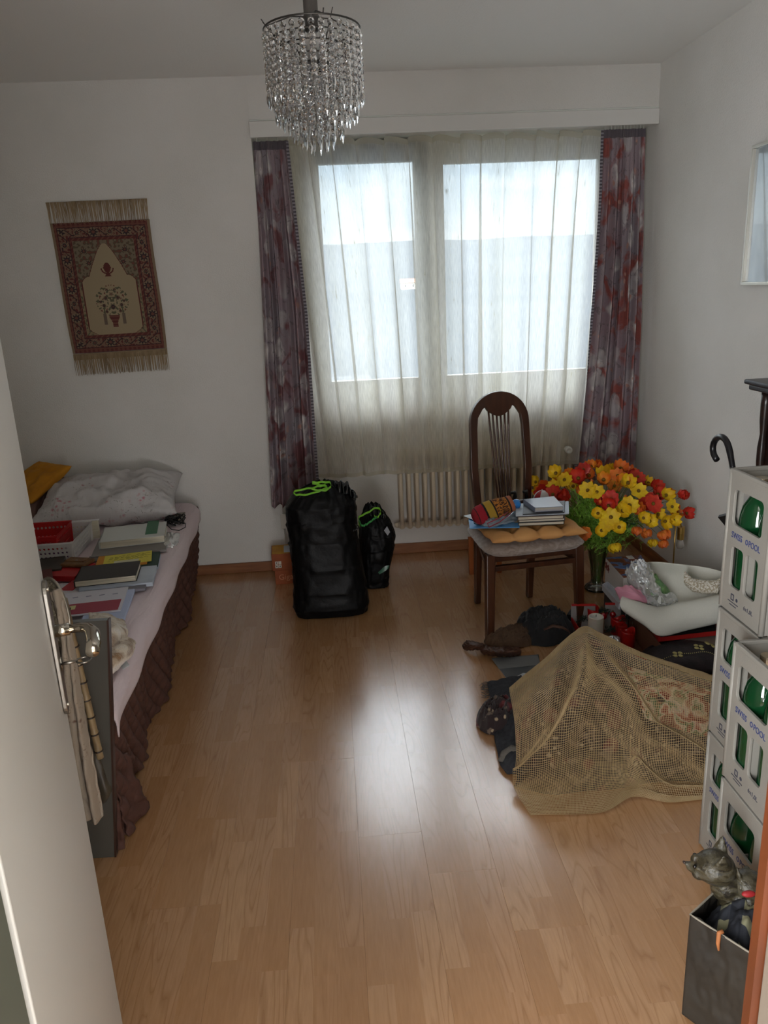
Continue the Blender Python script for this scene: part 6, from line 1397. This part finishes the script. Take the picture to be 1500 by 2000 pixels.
def make_crate(x0, y1, z0, label, gname):
    t = thing('bottle_crate', label, 'crate', (x0, y1, z0), 'grey six bottle crates')
    W_, D_ = .275, .178
    def T(o, xa): return frame_T(Vector((x0, y1, z0))+Vector(o), xa, (0, 0, 1))
    def holes(L, n):
        hs = [rrect(.022, L-.030, .215, .300, .014)]
        k = (L-.052)/n
        for i in range(n): hs.append(rrect(.026+k*i+.004, .026+k*(i+1)-.006, .066, .166, .012))
        return hs
    th = .005; out = lambda L: [(0, .004), (L, .004), (L, CH-.004), (0, CH-.004)]
    plate('side_panel', out(D_), holes(D_, 2), th, crm, T((.0, -.0, 0), (0, -1, 0)), t, .001)
    plate('side_panel', out(D_), holes(D_, 2), th, crm, T((W_, -D_, 0), (0, 1, 0)), t, .001)
    plate('side_panel', out(W_), holes(W_, 3), th, crm, T((W_, 0, 0), (-1, 0, 0)), t, .001)
    plate('side_panel', out(W_), holes(W_, 3), th, crm, T((0, -D_, 0), (1, 0, 0)), t, .001)
    b = B(); b.box(x0, x0+W_, y1-D_, y1, z0+.002, z0+.012); b.build('base', crm, t, mods=[BEV(.003)])
    for (a, c_) in ((0, 0), (W_, 0), (W_, -D_), (0, -D_)):
        b = B(); b.tube([(x0+a, y1+c_, z0+.004), (x0+a, y1+c_, z0+CH-.003)], .0065, 12); b.build('corner_post', crm, t, smooth=True)
    b = B(); r_ = [(x0, y1), (x0+W_, y1), (x0+W_, y1-D_), (x0, y1-D_)]
    for i in range(4):
        (a, c_), (d, e_) = r_[i], r_[(i+1) % 4]; xa, xb = sorted((a, d)); ya, yb = sorted((c_, e_)); b.box(xa-.0052, xb+.0052, ya-.0052, yb+.0052, z0+CH-.010, z0+CH)
    b.build('rim', crm, t, mods=[BEV(.002)])
    b = B(); b.box(x0+.09, x0+.093, y1-D_+.004, y1-.004, z0+.012, z0+.20); b.box(x0+.182, x0+.185, y1-D_+.004, y1-.004, z0+.012, z0+.20); b.box(x0+.004, x0+W_-.004, y1-D_/2-.0015, y1-D_/2+.0015, z0+.012, z0+.20); b.build('divider', crm, t)
    b = B()
    for i in range(7): b.box(x0-.0036, x0-.0024, y1-.012, y1-.003, z0+.03+i*.007, z0+.033+i*.007)
    for i in range(7): b.box(x0-.0036, x0-.0024, y1-D_+.003, y1-D_+.020, z0+.03+i*.007, z0+.033+i*.007)
    b.build('grip_rib', crm, t)['kind'] = 'stuff'
    TT = T((-.0038, 0, 0), (0, -1, 0))
    text('SWISS', .021, ink, TT @ Matrix.Translation((.026, .185, 0)), t, sx=.85); text('POOL', .021, ink, TT @ Matrix.Translation((.101, .185, 0)), t, sx=.85)
    c8 = [(.0055*math.cos(a), .0065*math.sin(a)) for a in [2*PI*i/20 for i in range(20)]]; c7 = [(x*.6, y*.6) for x, y in c8]
    plate('emblem', c8, [c7], .0006, ink, TT @ Matrix.Translation((.093, .192, 0)), t)
    text('6x1,0L', .0145, ink2, TT @ Matrix.Translation((.104, .034, 0)), t)
    sq = rrect(-.007, .007, -.008, .008, .002); plate('emblem', sq, [rrect(-.004, .004, -.005, .005, .001)], .0006, ink2, TT @ Matrix.Translation((.053, .044, 0)), t)
    plate('emblem', [(.0045*math.cos(2*PI*i/12), .0045*math.sin(2*PI*i/12)) for i in range(12)], [], .0006, ink2, TT @ Matrix.Translation((.073, .043, 0)), t)
    b = B(); 
    for (h0, h1, zz) in ((.034, .080, .030), (.042, .072, .023)): b.box(x0-.0040, x0-.0034, y1-h1, y1-h0, z0+zz, z0+zz+.0022)
    b.build('print_line', ink2, t)['kind'] = 'stuff'
    return t
bot0 = None
def bottle(x, y, z, label, group):
    global bot0
    if bot0 is None:
        t = thing('glass_bottle', label, 'bottle', (x, y, z), group)
        prof = [(.0, .003), (.032, .001), (.041, .004), (.0423, .012), (.0423, .205), (.041, .225), (.036, .248), (.025, .268), (.0165, .280), (.0145, .300), (.0150, .302), (.0150, .310)]
        b = B(); b.lathe(prof, (x, y, z), 32, caps=False); b.build('bottle_body', bgm, t, smooth=True)
        b = B(); b.lathe([(0, .316), (.0155, .316), (.0165, .312), (.0165, .298), (.0155, .298)], (x, y, z), 24); b.build('cap', M('cap_metal', 'a89a82', .35, .7), t)
        bot0 = t; return t
    r = dup(bot0, (x, y, z), 0, label); r['group'] = group; return r
for (x0, y1, z0, lab, bl, cols) in (
    (.907, 1.678, .001, 'bottom grey crate of the rear stack half hidden by the front stack', 'bottom crate of the rear stack', 2),
    (.907, 1.678, .346, 'middle grey crate of the rear stack beside the felt sheet', 'middle crate of the rear stack', 2),
    (.907, 1.678, .691, 'topmost grey bottle crate of the rear stack with the umbrella handle behind it', 'topmost crate of the rear stack', 3),
    (.850, 1.494, .001, 'bottom grey crate of the front stack behind the cat figurine', 'bottom crate of the front stack', 2),
    (.850, 1.494, .346, 'upper grey crate of the front stack at the right edge', 'upper crate of the front stack', 3)):
    make_crate(x0, y1, z0, lab, bl)
    for i in range(cols):
        for j in (0, 1): bottle(x0+.0465+i*.0915, y1-.0475-j*.083, z0+.0125, ('green bottle right behind the %s slot of the ' if i == 0 else 'green bottle second behind the %s slot of the ' if i == 1 else 'green bottle farthest behind the %s slot of the ') % ('left', 'right')[j] + bl, 'green bottles in the '+bl)

# ================================================================= RIGHT WALL THINGS
um = thing('umbrella', 'umbrella with a black crook handle leaning between the crates and the wall', 'umbrella', (1.27, 2.05, 0))
A = Vector((1.200,2.213,0.876)); foot = Vector((1.26, 2.02, .0)); dirn = (A-foot).normalized()
hk_ = [A, Vector((1.200,2.236,0.919)), Vector((1.200,2.254,0.952)), Vector((1.200,2.279,0.973)), Vector((1.200,2.312,0.975)), Vector((1.200,2.343,0.960)), Vector((1.200,2.359,0.932)), Vector((1.200,2.348,0.907)), Vector((1.200,2.323,0.896))]
Q = []
for i in range(len(hk_)-1):
    for t in (0, .5): Q.append(hk_[i].lerp(hk_[i+1], t))
Q.append(hk_[-1])
for _ in range(2): Q = [Q[0]]+[(Q[i-1]+Q[i]*2+Q[i+1])/4 for i in range(1, len(Q)-1)]+[Q[-1]]
b = B(); b.tube(Q, [.0085]*3+[.0098]*(len(Q)-3), 14); b.build('crook_handle', M('handle_black', '19181b', .3), um, smooth=True)
b = B(); b.tube([A, foot.lerp(A, .78)], .005, 10); b.build('shaft', M('shaft_metal', '3b3b3e', .3, .9), um, smooth=True)
b = B(); b.grid(lambda u, v: foot.lerp(A, .06+.72*v)+Vector(((.020*math.sin(PI*min(1, v*.8+.12))+.003*math.cos(8*2*PI*u))*math.cos(2*PI*u), (.020*math.sin(PI*min(1, v*.8+.12))+.003*math.cos(8*2*PI*u))*math.sin(2*PI*u), 0)), 64, 20, closeu=True); b.uv = []; b.build('canopy', M('canopy_black', '141417', .7), um, smooth=True)
b = B(); b.tube([foot, foot.lerp(A, .07)], .003, 8); b.build('tip', M('shaft_metal', '3b3b3e', .3, .9), um)
# dark cabinet corner
dw = M('dark_oak', '1f1411', .35, c2='2c1a14', sc=12, stretch=(1, 1, 6), coat=.3); dw2 = M('dark_top', '2e2b31', .35, c2='252228', sc=12)
cab = thing('cabinet', 'dark carved wooden cabinet against the right wall with a moulded top', 'cabinet', (1.5, 2.15, 0))
cx0, cy1, cz = 1.352, 2.482, 1.125
B().box(cx0, XR-.003, 1.90, cy1, cz-.016, cz).build('top_board', dw2, cab, mods=[BEV(.006, 3)])
B().box(cx0+.012, XR-.003, 1.912, cy1-.012, cz-.034, cz-.016).build('cornice', dw2, cab, mods=[BEV(.005, 3)])
B().box(cx0+.055, XR-.003, 1.94, cy1-.05, .0, cz-.034).build('carcass', dw, cab, mods=[BEV(.003)])
B().box(cx0+.049, cx0+.055, 1.99, cy1-.11, .12, cz-.10).build('door', M('door_oak', '33201a', .35, c2='24140f', sc=12), cab, mods=[BEV(.004)])
b = B(); prof = [(.014, 0), (.014, .03)]
for k in range(22): prof += [(.010+.005*abs(math.sin(k*1.1)), .05+k*.045)]
prof += [(.016, 1.05), (.016, cz-.034)]
b.lathe(prof, (cx0+.047, cy1-.065, 0), 16); b.build('turned_column', dw, cab, smooth=True)
# leaning dark frame corner
T7 = frame_T((1.360,2.585,0.621), Vector((1.400,2.581,0.573))-Vector((1.360,2.585,0.621)), Vector((1.360,2.523,0.696))-Vector((1.360,2.585,0.621)))
lf = thing('picture_frame', 'dark frame tipped on its corner between the umbrella and the wall', 'frame', tuple(T7.translation))
plate('frame_border', [(0, 0), (.19, 0), (.19, .19), (0, .19)], [[(.018, .018), (.172, .018), (.172, .172), (.018, .172)]], .012, M('frame_dark', '1c1918', .4), T7, lf, .001)
plate('frame_panel', [(.016, .016), (.174, .016), (.174, .174), (.016, .174)], [], .004, M('panel_brown', '3a2119', .35), T7, lf)
# framed picture on the right wall
pc = thing('wall_picture', 'large picture under glass in a thin silver frame on the right wall', 'picture', (XR, 2.75, 1.41))
fmz = M('frame_silver', 'cfccc2', .3, .4)
y0_, y1_, z0_, z1_ = 2.35, 3.066, 1.412, 1.916
b = B()
for bx_ in ((y0_, y1_, z0_, z0_+.012), (y0_, y1_, z1_-.012, z1_), (y1_-.012, y1_, z0_+.012, z1_-.012), (y0_, y0_+.012, z0_+.012, z1_-.012)): B().box(XR-.026, XR-.002, *bx_).build('frame_bar', fmz, pc, mods=[BEV(.002)])
g = G('picture_reflection'); n1 = g.noise(g.obj((1, 1, .5)), 5, 3)
g.pr(Base_Color=g.ramp(n1, [(.35, lin('6b7682')), (.65, lin('a9b4ba'))]), Roughness=.03, Coat_Weight=1., Coat_IOR=1.9, Specular_IOR_Level=1.)  # grey-blue base puts the bluish reflection in the glass into the colour
B().box(XR-.014, XR-.004, y0_+.012, y1_-.012, z0_+.012, z1_-.012).build('glazed_print', g.m, pc)

# ================================================================= CARRIER BAG WITH FIGURINES
kb = M('bag_paper', '2c251b', .75, c2='241e16', sc=8, bump=.35, bsc=14)
bA = Vector((0.639,1.200,0.254)); bB = Vector((0.711,1.095,0.256)); bB.z = bA.z
ab = (bB-bA); nb_ = Vector((-ab.y, ab.x, 0)).normalized(); nb_ = nb_ if nb_.x > 0 else -nb_
wd_ = .17; cC = bB+nb_*wd_; cD = bA+nb_*wd_
cbg = thing('carrier_bag', 'grey brown paper carrier bag standing at the door frame in the lower right corner', 'bag', ((bA.x+cC.x)/2, (bA.y+cC.y)/2, 0))
def wall(p, q, sd, crease=0):
    p, q = Vector(p), Vector(q); n_ = Vector((-(q-p).y, (q-p).x, 0)).normalized()
    b = B(); b.grid(lambda u, v: Vector((p.x+(q.x-p.x)*u, p.y+(q.y-p.y)*u, .002+(bA.z-.002)*v)) + n_*((.006*nz3(u*3+sd, v*4, sd)+.003*nz3(u*9, v*12, sd))*min(1, v*4)*(1-(2*u-1)**8)+crease*.02*math.sin(PI*v)*(1-abs(2*u-1))) + Vector((0, 0, .004*nz3(u*5, sd)*v)), 40, 50)
    b.uv = []; return b.build('side_panel', kb, cbg, smooth=True, mods=[SOL(.0015)])
wall(bA, bB, 1); wall(bB, cC, 2, -1); wall(cC, cD, 3); wall(cD, bA, 4, -1)
b = B(); q = [Vector((p.x, p.y, 0)) for p in (bA, bB, cC, cD)]; b.slab(q, .002, .001); b.build('base', kb, cbg)
rp_ = [p+Vector((0, 0, .0)) for p in (bA, bB, cC, cD)]; b = B(); b.tube([rp_[0].lerp(rp_[1], i/10) for i in range(11)]+[rp_[1].lerp(rp_[2], i/6) for i in range(1, 7)]+[rp_[2].lerp(rp_[3], i/10) for i in range(1, 11)]+[rp_[3].lerp(rp_[0], i/6) for i in range(1, 6)], .0022, 6, closed=True); b.build('rim', M('rim_pale', '8f8778', .6), cbg, smooth=True)
b = B(); p = bA.lerp(bB, .5); b.tube([p+Vector((.004, 0, .006)), p+Vector((-.004, 0, .004)), p+Vector((-.006, -.003, -.018)), p+Vector((-.006, -.008, -.030))], [.004, .0045, .004, .002], 8); b.build('handle_knot', M('cord_orange', 'a8683a', .7), cbg, smooth=True)
# plaid cloth filling
g = G('plaid'); v = g.obj((1, 1, 1), (0, 0, .6)); s_ = g.n('ShaderNodeSeparateXYZ', {0: v})
fx_ = g.math('LESS_THAN', g.math('FRACT', g.math('MULTIPLY', s_.outputs[0], 24.)), .45); fy_ = g.math('LESS_THAN', g.math('FRACT', g.math('MULTIPLY', s_.outputs[1], 24.)), .45)
sm_ = g.math('ADD', fx_, fy_); g.pr(Base_Color=g.ramp(g.math('MULTIPLY', sm_, .5), [(0., lin('10121a')), (.4, lin('23252c')), (.9, lin('77745a'))], 'CONSTANT'), Roughness=.9)
cc_ = (bA+bB+cC+cD)/4
b = B(); b.grid(lambda u, v: Vector((bA.x+(bB.x-bA.x)*u+(cD.x-bA.x)*v, bA.y+(bB.y-bA.y)*u+(cD.y-bA.y)*v, bA.z-.045+.055*math.sin(PI*v)*math.sin(PI*u)+.022*nz3(u*4, v*3, 6)+.01*nz3(u*11, v*9, 3))) , 60, 40); b.uv = []
for i, p in enumerate(b.v): b.v[i] = cc_*0 + Vector((cc_.x+(p.x-cc_.x)*.93, cc_.y+(p.y-cc_.y)*.93, p.z))
tag(b.build('plaid_cloth', g.m, smooth=True, mods=[SOL(.006, -1)]), 'dark plaid cloth stuffed into the paper carrier bag', 'cloth')
g = G('cat_glaze'); n1 = g.noise(g.obj((1, 1, 2.5)), 34, 4, 1)
g.pr(Base_Color=g.ramp(n1, [(.36, lin('262119')), (.48, lin('3f3826')), (.58, lin('4f4a3c')), (.70, lin('3a3833'))]), Roughness=.42, Normal=g.bump(g.noise(g.obj(), 160, 4), .5, .004)); catm = g.m
def cat(name, label, H, fwd, s, tail=True, at=None):
    """seated cat figurine; H = head centre, fwd = facing direction (xy)"""
    f = Vector((fwd[0], fwd[1], 0)).normalized(); r = Vector((f.y, -f.x, 0)); U = Vector((0, 0, 1)); H = Vector(H)
    P = lambda a, c_, u_: H + (f*a + r*c_ + U*u_)*s
    R3 = Matrix((f, r, U)).transposed()
    def bl(b, c_, rad, tilt=0): b.ball(c_, tuple(x*s for x in rad), 12, T=(R3 @ Matrix.Rotation(tilt, 3, 'Y')).to_4x4())
    b = B(); bl(b, P(0, 0, 0), (.040, .038, .034)); bl(b, P(.026, 0, -.010), (.022, .024, .016)); bl(b, P(.044, 0, -.010), (.011, .012, .010)); bl(b, P(.030, .014, -.013), (.014, .012, .012)); bl(b, P(.030, -.014, -.013), (.014, .012, .012))
    bl(b, P(.036, 0, .008), (.012, .009, .014)); bl(b, P(.054, 0, -.004), (.005, .006, .004))
    for sd in (-1, 1):
        b.tube([P(-.008, sd*.022, .018), P(-.010, sd*.027, .034), P(-.012, sd*.031, .058)], [.017*s, .0125*s, .001*s], 10, flat=.45)
        bl(b, P(.030, sd*.016, .004), (.010, .008, .007))
    bl(b, P(-.022, 0, -.040), (.030, .029, .034)); bl(b, P(-.050, 0, -.085), (.040, .040, .050)); bl(b, P(-.075, 0, -.125), (.060, .052, .055))
    for sd in (-1, 1): b.tube([P(-.030, sd*.020, -.085), P(-.028, sd*.020, -.13), P(-.026, sd*.020, -.168)], [.015*s, .013*s, .014*s], 10); bl(b, P(-.018, sd*.020, -.168), (.018, .013, .010))
    b.tube([P(-.095, 0, -.150), P(-.11, .04, -.16), P(-.07, .07, -.16), P(-.02, .068, -.16)], [.014*s, .013*s, .012*s, .009*s], 10)
    t = thing(name, label, 'figurine', tuple(P(-.02, 0, -.178)))
    b.build('cat_body', catm, t, smooth=True, mods=[dict(t='REMESH', mode='VOXEL', voxel_size=.0026*s, use_smooth_shade=True), dict(t='SMOOTH', factor=.5, iterations=3)])
    em = M('eye_black', '0c0b0a', .15)
    for sd in (-1, 1): b = B(); b.ball(P(.0385, sd*.0175, .006), .0042*s, 8); b.build('eye', em, t, smooth=True)
    b = B(); b.ball(P(.0585, 0, -.003), (.003*s, .0042*s, .003*s), 8); b.build('nose', M('nose_dark', '3a2a24', .4), t, smooth=True)
    return t
cat('cat_figurine', 'grey brown ceramic cat figurine looking out of the paper bag to the left', (0.715,1.260,0.307), (-.88, .40), 1.0)
cat('cat_figurine', 'second cat figurine lying deeper in the bag with only back and ear showing', (0.777,1.240,0.275), (.35, .9), .85)
b = B(); b.surf([[(0.744,1.160,0.338), (0.761,1.170,0.346), (0.777,1.180,0.345)], [(0.741,1.150,0.336), (0.755,1.150,0.337), (0.771,1.160,0.333)]], 10, 6); tag(b.build('paper_scrap', M('scrap_white', 'aeb0ac', .7), mods=[SOL(.002)]), 'white folded paper sticking out of the carrier bag at the frame edge', 'paper')
b = B(); b.ball((0.742,1.180,0.311), (.014, .007, .006), 8); tag(b.build('red_ribbon', M('ribbon_red', '9c1f24', .6), smooth=True), 'small red ribbon end on the plaid cloth in the bag', 'ribbon')
